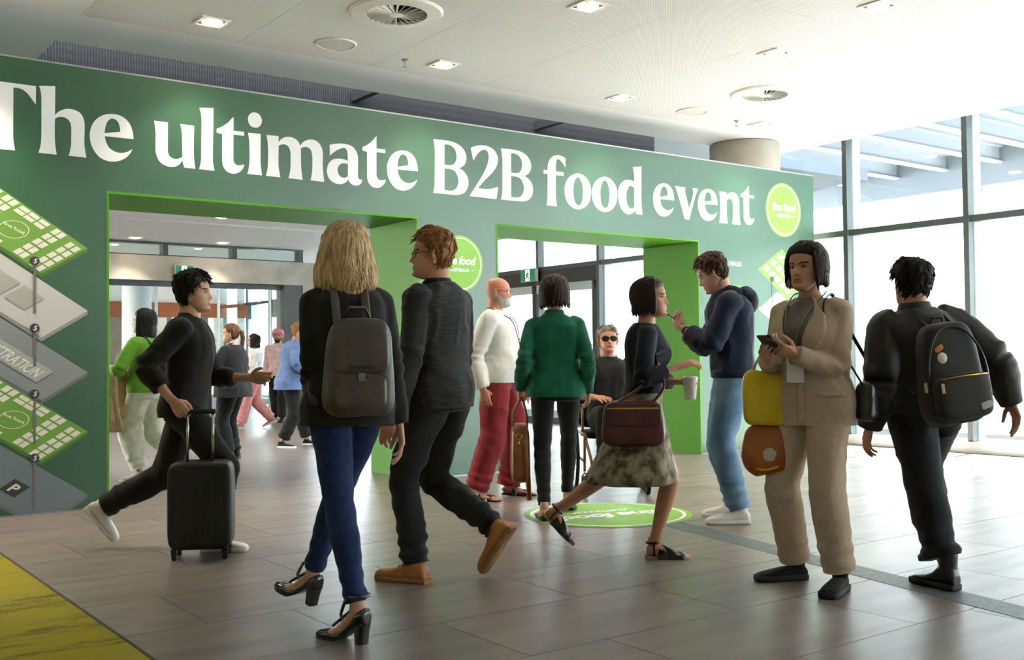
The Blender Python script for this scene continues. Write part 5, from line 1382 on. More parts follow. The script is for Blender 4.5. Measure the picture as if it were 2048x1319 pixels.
# 4 woman in emerald blazer
add('emerald', label='woman with dark bob seen from behind, emerald green blazer, black slim trousers and flats', loc=(4.72, 5.84), az=55, H=1.73, fem=True, skin=SK_FAIR, build=1.0, pelvis_z=.905,
    legL=dict(w=(4.53, 5.74), az=59), legR=dict(w=(4.91, 5.95), az=41, z=.115, pitch=.22), armL=dict(w=(-.25, .04, .90), pose='grip'), armR=dict(w=(.24, .04, .88)), head_yaw=-.35, shoe='flat', shoe_mat=L_BLK, sole_mat=L_BLK,
    wear=[dict(type='trousers', mat=BLK, ease=.002, hem=.93, amp=.002, stack=.003, top=.3), dict(type='top', mat=GREEN_B, ease=.020, hem=-.11, flare=.022, sleeve=.98, sleeve_r=.013, collar_h=.045, name='blazer', seed=12, boxy=0.5)],
    hair=dict(mat=H_DARK, front=.80, side=.30, back=.10, thick=.024, tex=.3, crown=.4, locks=[bob(110, .10, .020, .012, .4, 1.0, 5.28), bob(60, .26, .022, .012, .4, 1.0, 5.28)], seed=5))
# 6 woman in patterned skirt striding to the right
SKIRT = noisy('floral_skirt', (78, 58, 42), (152, 146, 116), scale=17, rough=.85, bump=.15, detail=7, lo=.38, hi=.62)
add('skirt', label='woman with dark bob, navy cardigan, patterned knee-length skirt and black sandals, striding right', loc=(4.16, 4.36), az=-42, H=1.61, fem=True, skin=SK_TAN, pelvis_z=.835,
    legR=dict(w=(4.15, 4.275), az=-40), legL=dict(p=(-.09, -.50), z=.24, pitch=.75), lean=.06, armR=dict(w=(.15, .20, 1.07), pole=(.6, -1, -.6), pose='relaxed', back=(.4, 0, 1)), armL=dict(w=(-.06, .24, .98), pole=(-.8, -1, -.4), pose='hold', back=(-1, 0, .3)), head_yaw=-.25, shoe='strap', shoe_mat=L_BLK, sole_mat=CORK,
    wear=[dict(type='skirt', mat=SKIRT, len=1.12, flare=.38, sway=(0, -.06, 0)), dict(type='top', mat=NAVY_K, ease=.014, hem=.18, flare=.0, sleeve=.80, sleeve_r=.014, collar=False, top=.97, name='cardigan', seed=15)],
    hair=dict(mat=H_DARK, front=.80, side=.34, back=.10, thick=.020, locks=[bob(110, .06, .018, .012, .4, 1.05, 5.23), bob(50, .22, .018, .012, .4, 1.05, 5.23)], seed=6))
# 7 man in navy hoodie on his phone
add('hoodie', label='man in navy hooded top, faded jeans and white sneakers looking down at his phone', loc=(5.56, 4.93), az=137, H=1.87, skin=SK_FAIR, build=1.08, lean=.02, hunch=.03,
    legL=dict(w=(5.44, 4.78), az=140), legR=dict(w=(5.68, 5.03), az=139), armL=dict(w=(-.045, .33, 1.31), pole=(-.9, -.5, -1), pose='phone', back=(-.6, .3, -.7)), armR=dict(w=(.085, .33, 1.31), pole=(.9, -.5, -1), pose='phone', back=(.6, .3, -.7)), head_pitch=.48, shoe='sneaker', shoe_mat=L_WHITE, sole_mat=R_WHITE, lace_mat=CREAM,
    wear=[dict(type='trousers', mat=DENIM_L, ease=.008, wide=(.006, .010, .014), hem=.98, amp=.005, stack=.009, name='jeans'), dict(type='top', mat=NAVY, ease=.022, hem=-.02, flare=.0, sleeve=.86, sleeve_r=.018, collar=False, name='hooded_top', amp=.012, wr=[(1, 6, 2.2), (.5, 12, 6)], seed=18, details=[d_hood(NAVY), d_band('hem_band', NAVY, -.03, .06, .012, .012), d_cuffs(NAVY, .05)])],
    hair=dict(mat=H_BROWN, front=.80, side=.54, back=.22, thick=.014, crown=.9, tex=.55, seed=3, tufts=360, tlen=.032))
# 8 woman in beige suit
def lap_R(q): return (90 - 4 - 26 * q, 90 - 4 - 26 * q + 3 + 24 * q * (1 - .35 * q))
add('suit', label='woman with dark bob in a beige trouser suit holding a phone, facing the camera', loc=(4.27, 3.28), az=190, H=1.69, fem=True, skin=SK_WARM, build=1.02, pelvis_z=.90,
    legR=dict(w=(4.31, 3.43), az=152), legL=dict(w=(4.26, 3.13), az=200), armR=dict(w=(.10, .25, 1.11), pole=(.5, -1, -.9), pose='phone', back=(.5, .3, -.8)), armL=dict(w=(-.045, .25, 1.13), pole=(-.6, -1, -.8), pose='phone', back=(-.5, .3, -.8)), head_yaw=-.05, head_pitch=.04, shoe='slipon', shoe_mat=BLK, sole_mat=R_BLK, shoe_scale=1.04,
    wear=[dict(type='trousers', mat=BEIGE, ease=.012, wide=(.008, .016, .022), hem=.95, amp=.004, stack=.004, top=.3), dict(type='top', mat=BEIGE, ease=.020, hem=-.22, flare=.022, sleeve=.97, sleeve_r=.014, collar=False, top=.965, name='suit_jacket', amp=.006, seed=21, boxy=0.35,
      details=[d_patch('shirt_front', TEE, .36, .985, 78, 102, .010, lambda q: (90 - 2 - 30 * q, 90 + 2 + 30 * q), 12, 8, .006), d_patch('front_edge', BEIGE, -.21, .38, 90, 97, .009, None, 12, 4, .006), d_patch('lapel', BEIGE, .36, .985, 0, 0, .018, lambda q: (90 - 1 - 26 * q, 90 - 5 - 30 * q - 26 * math.sin(PI * min(1, q * 1.15)) * (1 if q < .8 else .6)), 16, 6, .008), d_patch('lapel', BEIGE, .36, .985, 0, 0, .018, lambda q: (90 + 1 + 26 * q, 90 + 5 + 30 * q + 26 * math.sin(PI * min(1, q * 1.15)) * (1 if q < .8 else .6)), 16, 6, .008),
               d_patch('pocket_flap', BEIGE, .055, .10, 118, 158, .010, None, 4, 8, .006), d_patch('pocket_flap', BEIGE, .055, .10, 22, 62, .010, None, 4, 8, .006), d_cuffs(BEIGE, .02, .002), d_lanyard(M_GREYM, True)])],
    hair=dict(mat=H_DARK, front=.80, side=.36, back=.12, thick=.020, crown=.2, locks=[bob(120, .10, .018, .012, .35, .95, 5.33), bob(50, .26, .018, .012, .35, .95, 5.33)], seed=8))
# 9 man with backpack
add('backpacker', label='man with short black hair, black jacket and turned-up black jeans walking away with a backpack', loc=(4.73, 2.96), az=60, H=1.60, skin=SK_TAN, build=1.06, pelvis_z=.855, lean=.04, side_lean=-.06,
    legL=dict(w=(4.668, 2.82), az=82), legR=dict(p=(.17, .22), z=.17, pitch=.35, yaw=-.1), armL=dict(w=(-.27, .03, .77), pose='relaxed'), armR=dict(w=(.42, -.06, .88), pole=(.8, -1, .2), pose='relaxed'), head_yaw=.15, shoe='boot', shoe_mat=plain('black_boot', (20, 22, 22), .35), sole_mat=R_BLK,
    wear=[dict(type='trousers', mat=cloth('black_jeans', (26, 27, 32)), ease=.012, wide=(.012, .018, .022), hem=.80, turnup=True, amp=.006, stack=.006, name='jeans'), dict(type='top', mat=cloth('black_nylon', (26, 23, 22), rough=.6, spec=.4), ease=.036, hem=-.04, flare=.0, sleeve=1.0, sleeve_r=.038, cuff=.046, collar_h=.05, collar_r=1.1, name='jacket', amp=.010, seed=24)],
    hair=dict(mat=H_BLACK, front=.80, side=.52, back=.12, thick=.020, crown=.5, tex=.45, seed=9, tufts=380, tlen=.040))
# 5 man in the wheelchair (seated)
add('seated', label='man in dark sunglasses and black polo shirt sitting in the wheelchair', loc=(5.93, 6.62), az=238, H=1.72, skin=SK_RED, build=1.05, pelvis_z=.60, lean=-.08,
    legR=dict(p=(.12, .50), z=.25, pole=(0, 1, 1)), legL=dict(p=(-.12, .50), z=.25, pole=(0, 1, 1)), armR=dict(w=(.17, .36, .80), pole=(.8, -1, -.6), pose='open', back=(.3, 0, 1)), armL=dict(w=(-.28, .26, .78), pole=(-.8, -1, -.6)), head_yaw=.0, head_pitch=-.12, shoe='sneaker', shoe_mat=R_BLK, sole_mat=R_BLK, brow=M_BROW,
    wear=[dict(type='trousers', mat=BLK, ease=.008, wide=(.006, .012, .016), hem=.95, top=.2), dict(type='top', mat=BLK, ease=.014, hem=0, belly=.03, sleeve=.36, sleeve_r=.018, collar_h=.03, open=.05, name='polo_shirt', seed=27)],
    hair=dict(mat=H_GREY, front=.78, side=.52, back=.22, thick=.012, crown=.5, tex=.4, seed=4, tufts=240, tlen=.025))
S = PEOPLE['seated']; glasses(S, S['_k'], S['_root'], plain('tortoise_frame', (60, 34, 22), .3), LENS_D, big=1.12)
# 11 man in black with the suitcase, striding right
add('traveller', label='man in black jacket and trousers with white sneakers striding right beside a black suitcase', loc=(2.20, 6.27), az=-34, H=1.75, skin=SK_WARM, lean=.06, pelvis_z=.86,
    legR=dict(p=(.09, .18)), legL=dict(p=(-.09, -.52), z=.25, pitch=.85), armR=dict(w=(.33, .02, .90), pose='grip'), armL=dict(w=(-.16, .36, 1.02), pole=(-.5, -1, -.8)), head_yaw=-.05, shoe='sneaker', shoe_mat=L_WHITE, sole_mat=R_WHITE,
    wear=[dict(type='trousers', mat=BLK, ease=.010, wide=(.006, .012, .016), hem=.96), dict(type='top', mat=BLK, ease=.024, hem=-.12, flare=.02, sleeve=.80, name='jacket', seed=30)],
    hair=dict(mat=H_BLACK, front=.80, side=.50, back=.16, thick=.020, crown=.6, tex=.4, seed=13, tufts=320, tlen=.04))
# 10 woman in lime cardigan
add('lime', label='woman with long black hair, lime green cardigan and cream trousers', loc=(3.15, 10.03), az=122, H=1.66, fem=True, skin=SK_WARM, vox=.011, pelvis_z=.86,
    legL=dict(w=(3.10, 10.02), az=138), legR=dict(p=(.10, -.34), z=.20, pitch=.55), armL=dict(w=(-.20, .26, .98), pole=(-1, -.8, -.5), pose='hold'), armR=dict(w=(.22, .12, .92)), head_yaw=.45, shoe='sneaker', shoe_mat=L_WHITE, sole_mat=R_WHITE,
    wear=[dict(type='trousers', mat=CREAM, ease=.014, wide=(.012, .026, .022), hem=.88, amp=.006), dict(type='top', mat=LIME_K, ease=.022, hem=-.04, sleeve=.97, sleeve_r=.024, collar=False, name='cardigan', amp=.007, seed=33, boxy=0.5)],
    hair=dict(mat=H_BLACK, front=.80, side=.3, back=.05, thick=.020, locks=[bob(80, -.25, .02, .014, .4, 1.1, 5.18), bob(50, 0, .02, .014, .4, 1.1, 5.18)], seed=14))
# 12 woman with ponytail
add('ponytail', label='woman with auburn ponytail and loose black jacket and trousers standing beyond the left portal', loc=(4.62, 11.58), az=128, H=1.56, fem=True, skin=SK_FAIR, build=1.22, vox=.011,
    legL=dict(w=(4.56, 11.54), az=137), legR=dict(w=(4.68, 11.66), az=130), armL=dict(w=(-.20, .30, .93), pole=(-1, -.7, -.5)), armR=dict(w=(.24, .22, .90), pole=(1, -.8, -.4)), head_yaw=.5, shoe='boot', shoe_mat=R_BLK, sole_mat=R_BLK, far=True,
    wear=[dict(type='trousers', mat=BLK, ease=.010, wide=(.004, .010, .012), hem=.95), dict(type='top', mat=BLK2, ease=.030, hem=-.24, flare=.04, sleeve=.85, sleeve_r=.022, name='jacket', seed=36, boxy=0.5)],
    hair=dict(mat=H_AUB, front=.82, side=.48, back=.14, thick=.020, tex=.5, extra=[lambda: tube([(0, -.10, .15), (.0, -.145, .13), (.006, -.16, .06), (-.004, -.150, -.02), (.004, -.145, -.09)], [.022, .03, .032, .026, .008], 12)], seed=15))
# 15 person in blue shirt
add('blueshirt', label='person with fair hair in an oversized blue shirt and black trousers, stepping right', loc=(5.80, 12.62), az=-20, H=1.66, fem=True, skin=SK_FAIR, build=1.05, vox=.011, lean=.14, pelvis_z=.86,
    legR=dict(w=(5.68, 12.60), az=-60), legL=dict(w=(6.10, 12.74), az=-44), armR=dict(w=(.20, .28, .98), pole=(1, -.8, -.4)), armL=dict(w=(-.18, .3, 1.0), pole=(-1, -.8, -.4)), head_yaw=-.35, head_pitch=.3, shoe='slipon', shoe_mat=BLK, sole_mat=R_WHITE, far=True,
    wear=[dict(type='trousers', mat=BLK, ease=.012, wide=(.008, .016, .02), hem=.88), dict(type='top', mat=BLUE_SH, ease=.04, hem=-.22, flare=.05, sleeve=.9, sleeve_r=.03, name='shirt', amp=.010, seed=39, boxy=0.6)],
    hair=dict(mat=H_GINGER, front=.80, side=.50, back=.14, thick=.018, tex=.4, extra=[lambda: blob((0, -.115, .15), .03, .028, .03)], seed=16))
# far group beyond the left portal
add('gilet', label='man with glasses in a navy quilted vest with lanyard standing beyond the glass doors', loc=(7.86, 21.3), az=240, H=1.80, skin=SK_RED, vox=.014, far=True, legL=dict(p=(-.11, .02), yaw=.15), legR=dict(p=(.11, 0), yaw=-.15), shoe='derby', shoe_mat=L_TAN, sole_mat=R_GUM,
    wear=[dict(type='trousers', mat=DENIM_D, ease=.01, wide=(.006, .012, .014), hem=.97), dict(type='top', mat=QUILT, ease=.022, sleeve=.95, name='quilted_jacket', seed=41, details=[d_lanyard(M_LETTER, True)])], hair=dict(mat=H_GREY, front=.80, side=.52, back=.2, thick=.012))
S = PEOPLE['gilet']; glasses(S, S['_k'], S['_root'], L_BLK, LENS_C)
add('greyhair', label='grey-haired man in a padded slate jacket facing the man in the quilted vest', loc=(7.30, 20.95), az=20, H=1.74, skin=SK_RED, vox=.014, far=True, legL=dict(p=(-.11, .02)), legR=dict(p=(.11, 0)), shoe='derby', shoe_mat=L_BLK, sole_mat=R_BLK,
    wear=[dict(type='trousers', mat=CHAR_J, ease=.01, wide=(.006, .012, .014), hem=.97), dict(type='top', mat=cloth('slate_padding', (66, 72, 84)), ease=.026, sleeve=.95, name='padded_jacket', seed=43)], hair=dict(mat=H_GREY, front=.80, side=.52, back=.2, thick=.012))
add('turban', label='bearded man in a pink turban and pale shirt walking beyond the left portal', loc=(8.05, 18.0), az=235, H=1.70, skin=SK_TAN, vox=.014, far=True, legL=dict(p=(-.10, .18)), legR=dict(p=(.10, -.2)), shoe='sneaker', shoe_mat=R_BLK, sole_mat=R_BLK,
    wear=[dict(type='trousers', mat=BLK, ease=.01, wide=(.006, .012, .014), hem=.97), dict(type='top', mat=cloth('pale_pink_shirt', (206, 178, 172)), ease=.02, sleeve=.95, name='shirt', seed=45)],
    hair=dict(mat=cloth('pink_turban_cloth', (206, 126, 142), (222, 146, 160), scale=30, stretch=(1, 1, 4)), front=.70, side=.46, back=.25, thick=.036, grow=.12, tex=.12))
S = PEOPLE['turban']; beard(S, S['_k'], S['_root'], H_BLACK, {})
add('whitejacket', label='woman with black hair, white jacket and pink trousers walking beyond the left portal', loc=(7.02, 16.62), az=150, H=1.58, fem=True, skin=SK_WARM, vox=.014, far=True, legL=dict(p=(-.08, .22)), legR=dict(p=(.08, -.26), z=.15, pitch=.4), shoe='sneaker', shoe_mat=plain('pink_shoe', (196, 140, 132), .5), sole_mat=R_WHITE,
    wear=[dict(type='trousers', mat=PINK_T, ease=.014, wide=(.01, .02, .03), hem=.96), dict(type='top', mat=WHITE_J, ease=.024, hem=-.15, flare=.03, sleeve=.95, name='jacket', seed=47)], hair=dict(mat=H_BLACK, front=.80, side=.35, back=.1, thick=.02, locks=[bob(50, -.1, .018, .015, .4, 1.1, 5.18)]))

# ------------------------------------------------------------------ things carried, worn and rolled
def sbox(w, d, h, e=4.0, n=28, m=18, taper=0.0, bulge=0.0):
    """soft rounded box, base at z=0"""
    V = []; t = np.linspace(0, 2 * PI, n, endpoint=False)
    for i in range(m):
        p = -PI / 2 + PI * (i + .5) / m
        cp = abs(math.cos(p)) ** (2 / e); z = (np.sign(math.sin(p)) * abs(math.sin(p)) ** (2 / e) * .5 + .5) * h
        f = 1 - taper * z / h
        V.append(np.column_stack([np.sign(np.cos(t)) * np.abs(np.cos(t)) ** (2 / e) * w / 2 * cp * f, np.sign(np.sin(t)) * np.abs(np.sin(t)) ** (2 / e) * d / 2 * cp * f * (1 + bulge * math.sin(PI * z / h)), np.full(n, z)]))
    return loft(V)
def held(S, name, P, rz=0.0, **kw):
    return empty(name, tuple(l2w(S, P)), S['rz'] + rz, **kw)
def rel(S, P, O):        # owner-local point -> thing-local (same rotation)
    return np.asarray(P, float) - np.asarray(O, float)

# blonde woman's leather backpack
S = PEOPLE['blonde']; k = S['_k']
TAUPE = noisy('taupe_leather', (62, 54, 48), (84, 74, 66), scale=9, rough=.38, bump=.15, bscale=60, spec=.5)
O = np.array((.02, -.235, .905)); t = held(S, 'backpack', O, .0, label='soft taupe leather backpack worn by the blonde woman', cat='backpack')
V, F = sbox(.29, .14, .38, 5, taper=.18); V = wrinkle(V, np.array([f for f in F if len(f) == 4]), .008, [(1, 6, 5)], 3); body = put(t, 'bag_body', V, F, TAUPE)
V, F = sbox(.235, .05, .22, 5, taper=.08); put(t, 'flap', V + np.array((0, -.055, .165)), F, TAUPE)
V, F = sbox(.20, .05, .13, 5); put(t, 'front_pocket', V + np.array((0, -.075, .03)), F, TAUPE)
MB().box(-.05, .05, -.086, -.080, .185, .20).obj('slot', L_BLK, t); MB().box(-.012, .012, -.112, -.10, .14, .17).obj('clasp', M_GREYM, t)
for sg in (-1, 1):
    pts = [np.array((sg * .055, -.205, 1.24)), np.array((sg * .06, -.165, 1.30)), k.sh['R' if sg > 0 else 'L'] * .45 + k.neck * .55 + np.array((0, -.01, .052)), k.spine(.72) + np.array((sg * .10, .155, 0.0)), k.spine(.35) + np.array((sg * .15, .10, 0)), np.array((sg * .15, -.15, .95))]
    V, F = tube(catm3(pts), .012, 8, True, (.35, 1.5)); put(t, 'shoulder_strap', V - O, F, TAUPE)
V, F = tube([(-.05, .05, .39), (-.03, .03, .43), (.03, .03, .43), (.05, .05, .39)], .008, 8); put(t, 'grab_handle', V, F, TAUPE)

# black backpack of the man by the window
S = PEOPLE['backpacker']; k = S['_k']
NYL = cloth('black_pack_nylon', (30, 26, 25), rough=.6, spec=.4)
O = np.array((.0, -.29, .80)); t = held(S, 'backpack', O, 0.0, label='black nylon backpack with round badge and zip pocket on the man by the window', cat='backpack'); t.rotation_euler = (0, -.13, S['rz']); t.scale = (.88, .9, .95)
V, F = sbox(.36, .18, .50, 4.5, taper=.22); put(t, 'bag_body', V, F, NYL)
V, F = sbox(.30, .09, .22, 5); put(t, 'front_pocket', V + np.array((0, -.105, .03)), F, NYL)
V, F = tube(catm3([(-.165, -.085, .10), (-.155, -.09, .30), (-.09, -.075, .44), (0, -.06, .475), (.09, -.075, .44), (.155, -.09, .30), (.165, -.085, .10)]), .006, 6); put(t, 'zip', V, F, L_BLK)
V, F = tube([(-.13, -.145, .235), (0, -.155, .24), (.13, -.145, .235)], .004, 6); put(t, 'pocket_zip', V, F, M_GOLD)
for x, z in ((-.13, .205), (-.19, .215)): MB().box(x - .008, x + .008, -.160 if x > -.15 else -.10, -.154 if x > -.15 else -.094, z - .035, z + .012).obj('zip_pull', plain('brass_pull', (190, 176, 130), .4, metal=.4) if x > -.15 else bpy.data.materials['brass_pull'], t)
V, F = lathe([(.026, -.002), (.027, .0), (.022, .004)], 20); R_ = Matrix.Rotation(PI / 2, 3, 'X'); put(t, 'badge', V @ np.array(R_).T + np.array((-.085, -.108, .335)), F, plain('pale_badge', (214, 196, 196), .4))
V, F = sbox(.05, .008, .028, 3); put(t, 'patch', V @ rot_about((0, 1, 0), -.5).T + np.array((-.085, -.102, .37)), F, plain('orange_patch', (206, 120, 60), .7))
V, F = sbox(.062, .006, .034, 5); put(t, 'label', V @ rot_about((0, 1, 0), -.2).T + np.array((.10, -.150, .07)), F, plain('grey_label', (176, 176, 172), .6))
for sg in (-1, 1):
    pts = [np.array((sg * .08 + .06, -.16, 1.24)), k.sh['R' if sg > 0 else 'L'] * .5 + k.neck * .5 + np.array((0, -.02, .060)), k.spine(.70) + np.array((sg * .12, .17, 0.0)), k.spine(.35) + np.array((sg * .18, .10, 0)), np.array((sg * .17 + .06, -.17, .92))]
    V, F = tube(catm3(pts), .015, 8, True, (.35, 1.5)); put(t, 'shoulder_strap', (V - O) @ rot_about((0, 1, 0), .13).T, F, NYL)
V, F = tube([(-.04, .06, .49), (-.03, .05, .525), (.03, .05, .525), (.04, .06, .49)], .008, 8); put(t, 'grab_handle', V, F, NYL)

# brown leather tote in the emerald woman's left hand
S = PEOPLE['emerald']; k = S['_k']; wp, B, hs = k.hand['L']; hp = wp + B @ np.array((0, .085, -.02)) * hs
TAN = noisy('brown_leather', (118, 66, 26), (158, 96, 44), scale=7, rough=.35, bump=.15, bscale=50, spec=.5)
O = np.array((hp[0] - .015, hp[1] + .02, .235)); t = held(S, 'tote_bag', O, 0, label='brown leather tote bag hanging from the emerald woman\'s hand', cat='bag')
V, F = sbox(.145, .34, .42, 5, taper=.10); put(t, 'bag_body', V, F, TAN)
for x in (-.05, .05):
    pts = catm3([(x, -.09, .39), (x * .9, -.075, .50), (hp[0] - O[0], -.02, hp[2] - .235), (x * .9, .075, .50), (x, .09, .39)]); V, F = tube(pts, .0075, 8); put(t, 'handle', V, F, TAN)
V, F = tube([(-.012 + .02 * math.cos(a), -.172, .335 + .02 * math.sin(a)) for a in np.linspace(0, 2 * PI, 16, endpoint=False)], .004, 6, True, None, True); put(t, 'ring', V, F, M_GOLD)
V, F = tube([(-.012, -.172, .312), (-.012, -.176, .27)], .006, 8); put(t, 'clip', V, F, M_GOLD)
V, F = tube(catm3([(.03, -.16, .30), (.05, -.18, .05), (.055, -.16, -.09), (.06, -.10, -.11), (.05, -.05, .0)]), .010, 8, True, (.4, 1.6)); put(t, 'long_strap', V, F, TAN)

# handbag and cup of the striding woman
S = PEOPLE['skirt']; k = S['_k']
MAROON = noisy('maroon_leather', (72, 34, 34), (96, 50, 46), scale=8, rough=.4, bump=.1, spec=.5)
O = np.array((.245, -.06, .64)); t = held(S, 'handbag', O, 0, label='maroon leather handbag on the striding woman\'s arm', cat='handbag')
V, F = sbox(.13, .36, .25, 5, taper=.12); put(t, 'bag_body', V, F, MAROON)
V, F = sbox(.02, .30, .13, 5); put(t, 'flap', V + np.array((.062, 0, .11)), F, MAROON)
MB().box(.070, .076, -.14, .14, .205, .213).obj('metal_bar', M_GOLD, t)
e = k.el['R'] * .72 + k.wr['R'] * .28
for x in (-.03, .04):
    V, F = tube(catm3([(x, -.10, .23), (e[0] - O[0] + x * .5, e[1] - O[1] - .06, e[2] - O[2] - .05), (e[0] - O[0] + x * .5, e[1] - O[1], e[2] - O[2] + .06), (e[0] - O[0] + x * .5, e[1] - O[1] + .06, e[2] - O[2] - .05), (x, .10, .23)]), .007, 8); put(t, 'handle', V, F, MAROON)
wp, B, hs = k.hand['L']; O = wp + B @ np.array((-.0, .080, -.060)) * hs - np.array((0, 0, .08))
t = held(S, 'paper_cup', O, 0, label='white paper cup held by the striding woman', cat='cup')
V, F = lathe([(.028, 0), (.030, .002), (.041, .115), (.042, .118)], 28); put(t, 'cup_wall', V, F, plain('paper_white', (232, 232, 230), .6))
V, F = lathe([(.0435, .116), (.0435, .122), (.038, .130), (.0, .130)], 28); put(t, 'lid', V, F, plain('lid_white', (240, 240, 240), .4))

# phones
def phone(S, O, R3, label):
    t = held(S, 'phone', O, 0, label=label, cat='phone')
    for nm, bx, mt in (('case', (-.037, .037, -.075, .075, -.0045, .003), L_BLK), ('screen', (-.034, .034, -.071, .071, .003, .0038), plain('phone_screen', (40, 54, 70), .1, emit=(90, 120, 150), estr=.3))):
        V, F = MB().box(*bx).data(); put(t, nm, V @ np.asarray(R3).T, F, mt, False)
    V, F = MB().box(-.030, -.006, .045, .069, -.0065, -.0045).data(); put(t, 'camera_bump', V @ np.asarray(R3).T, F, M_GREYM, False)
    return t
for key, lab in (('hoodie', 'dark phone in the hands of the man in the navy hooded top'), ('suit', 'dark phone in the hands of the woman in the beige suit')):
    S = PEOPLE[key]; k = S['_k']; pts = []
    for s in 'RL':
        wp, B, hs = k.hand[s]; pts.append(wp + B @ np.array((0, .085, -.035)) * hs)
    c = (pts[0] + pts[1]) / 2 + np.array((0, .035, .012)); phone(S, c, rot_about((1, 0, 0), .6), lab)
S = PEOPLE['hoodie']; k = S['_k']; u = unit(k.wr['L'] - k.el['L']); 
V, F = tube([k.wr['L'] - u * .035, k.wr['L'] - u * .012], [.034, .033], 16); put(S['_root'], 'wrist_band', V, F, L_BLK)
V, F = blob(head_xf(k, np.array([(-.083, .006, .445 * .228)]))[0], .007, .007, .011, 8); put(S['_root'], 'earbud', V, F, M_LETTER)

# bags of the woman in the beige suit
S = PEOPLE['suit']; k = S['_k']; f = k.el['R'] * .38 + k.wr['R'] * .62
YEL = noisy('yellow_bag', (214, 182, 20), (236, 206, 40), scale=5, rough=.45, bump=.25, bscale=12, bdist=.02); ORG = noisy('orange_leather', (150, 78, 26), (186, 104, 40), scale=6, rough=.4, bump=.2, bscale=20, spec=.5)
O = np.array((f[0] + .05, f[1] - .03, .78)); t = held(S, 'shopping_bag', O, .5, label='bright yellow shopping bag hanging from the beige-suited woman\'s forearm', cat='bag')
V, F = sbox(.20, .09, .27, 5, taper=-.05); V = wrinkle(V, np.array([q for q in F if len(q) == 4]), .010, [(1, 9, 4)], 5); put(t, 'bag_body', V, F, YEL)
for y in (-.03, .03):
    V, F = tube(catm3([(-.05, y, .25), (-.045, y * .6, f[2] - .78 - .02), (0, y * .4, f[2] - .78 + .052), (.045, y * .6, f[2] - .78 - .02), (.05, y, .25)]), .006, 6); put(t, 'handle', V, F, YEL)
O = np.array((f[0] + .06, f[1] - .05, .535)); t = held(S, 'pouch', O, .5, label='orange-brown leather pouch with round emblem below the yellow bag', cat='bag')
V, F = sbox(.22, .12, .245, 3.4); V = wrinkle(V, np.array([q for q in F if len(q) == 4]), .010, [(1, 6, 6)], 8); put(t, 'bag_body', V, F, ORG)
V, F = tube(catm3([(.09, .045, .05), (.0, .06, .03), (-.09, .045, .06)]), .006, 6); put(t, 'trim', V, F, YEL)
Rx = np.array(Matrix.Rotation(PI / 2, 3, 'X')); V, F = lathe([(.038, 0), (.038, .006), (.030, .009)], 24)
put(t, 'emblem', (V @ Rx.T) * np.array((1, -1, 1)) + np.array((-.02, .056, .11)), F, plain('silver_emblem', (196, 186, 172), .4))
V, F = tube([(-.06, 0, .235), (-.05, 0, .262), (.05, 0, .262), (.06, 0, .235)], .007, 8); put(t, 'handle', V, F, ORG)
O = np.array((-.235, -.16, .80)); t = held(S, 'shoulder_bag', O, 0, label='small black shoulder bag behind the beige-suited woman\'s elbow', cat='handbag')
V, F = sbox(.11, .26, .20, 4, taper=.15); put(t, 'bag_body', V, F, L_BLK)
for z in (.10, .12, .15): MB().box(-.060, -.054, -.05, .05, z, z + .004).obj('chain_trim', M_GOLD, t)
sh = k.sh['L'] * .7 + k.neck * .3
V, F = tube(catm3([(0, .10, .18), rel(S, sh + np.array((-.01, .09, -.06)), O), rel(S, sh + np.array((0, .0, .058)), O), rel(S, sh + np.array((-.01, -.10, -.06)), O), (0, -.10, .18)]), .007, 8, True, (.5, 1.4)); put(t, 'strap', V, F, L_BLK)

# black rolling suitcase
S = PEOPLE['traveller']; k = S['_k']
BSH = noisy('black_case', (18, 18, 19), (26, 26, 27), scale=40, rough=.45, bump=.2, bscale=300)
t = empty('suitcase', (2.19, 5.96, 0), math.radians(-34 - 90) + .1, label='upright black rolling suitcase beside the striding man in black', cat='suitcase')
V, F = sbox(.24, .36, .50, 8, n=40); put(t, 'shell', V + np.array((0, 0, .055)), F, BSH)
for y in (-.12, -.06, 0, .06, .12): MB().box(.118, .124, y - .008, y + .008, .09, .52).obj('rib', BSH, t)
V, F = sbox(.03, .30, .36, 8); put(t, 'front_pocket', V + np.array((-.125, 0, .10)), F, BSH)
for x in (-.085, .085):
    for y in (-.14, .14):
        w = empty('wheel_unit', (x, y, 0)); w.parent = t
        V, F = lathe([(.004, -.012), (.024, -.012), (.026, -.008), (.026, .008), (.024, .012), (.004, .012)], 18); V = V @ np.array(Matrix.Rotation(PI / 2, 3, 'X')).T; bpy.data.objects.remove(w); put(t, 'wheel', V + np.array((x, y, .026)), F, R_BLK)
        MB().box(x - .018, x + .018, y - .016, y + .016, .035, .065).obj('wheel_housing', BSH, t)
hw, B, hs = k.hand['R']; hp = l2w(S, hw + B @ np.array((0, .08, -.02)) * hs)
Minv = Matrix.Translation(Vector((2.19, 5.96, 0))) @ Matrix.Rotation(math.radians(-34 - 90) + .1, 4, 'Z'); hl = np.array(Minv.inverted() @ Vector(hp))
for y in (-.07, .07): V, F = tube([(.06, y, .55), (.06 * .4 + hl[0] * .6, y, .55 * .4 + hl[2] * .6), (hl[0], y, hl[2])], .008, 8); put(t, 'telescopic_tube', V, F, M_CHROME)
V, F = tube([(hl[0], -.085, hl[2]), (hl[0], .085, hl[2])], .014, 10); put(t, 'handle_grip', V, F, R_BLK)

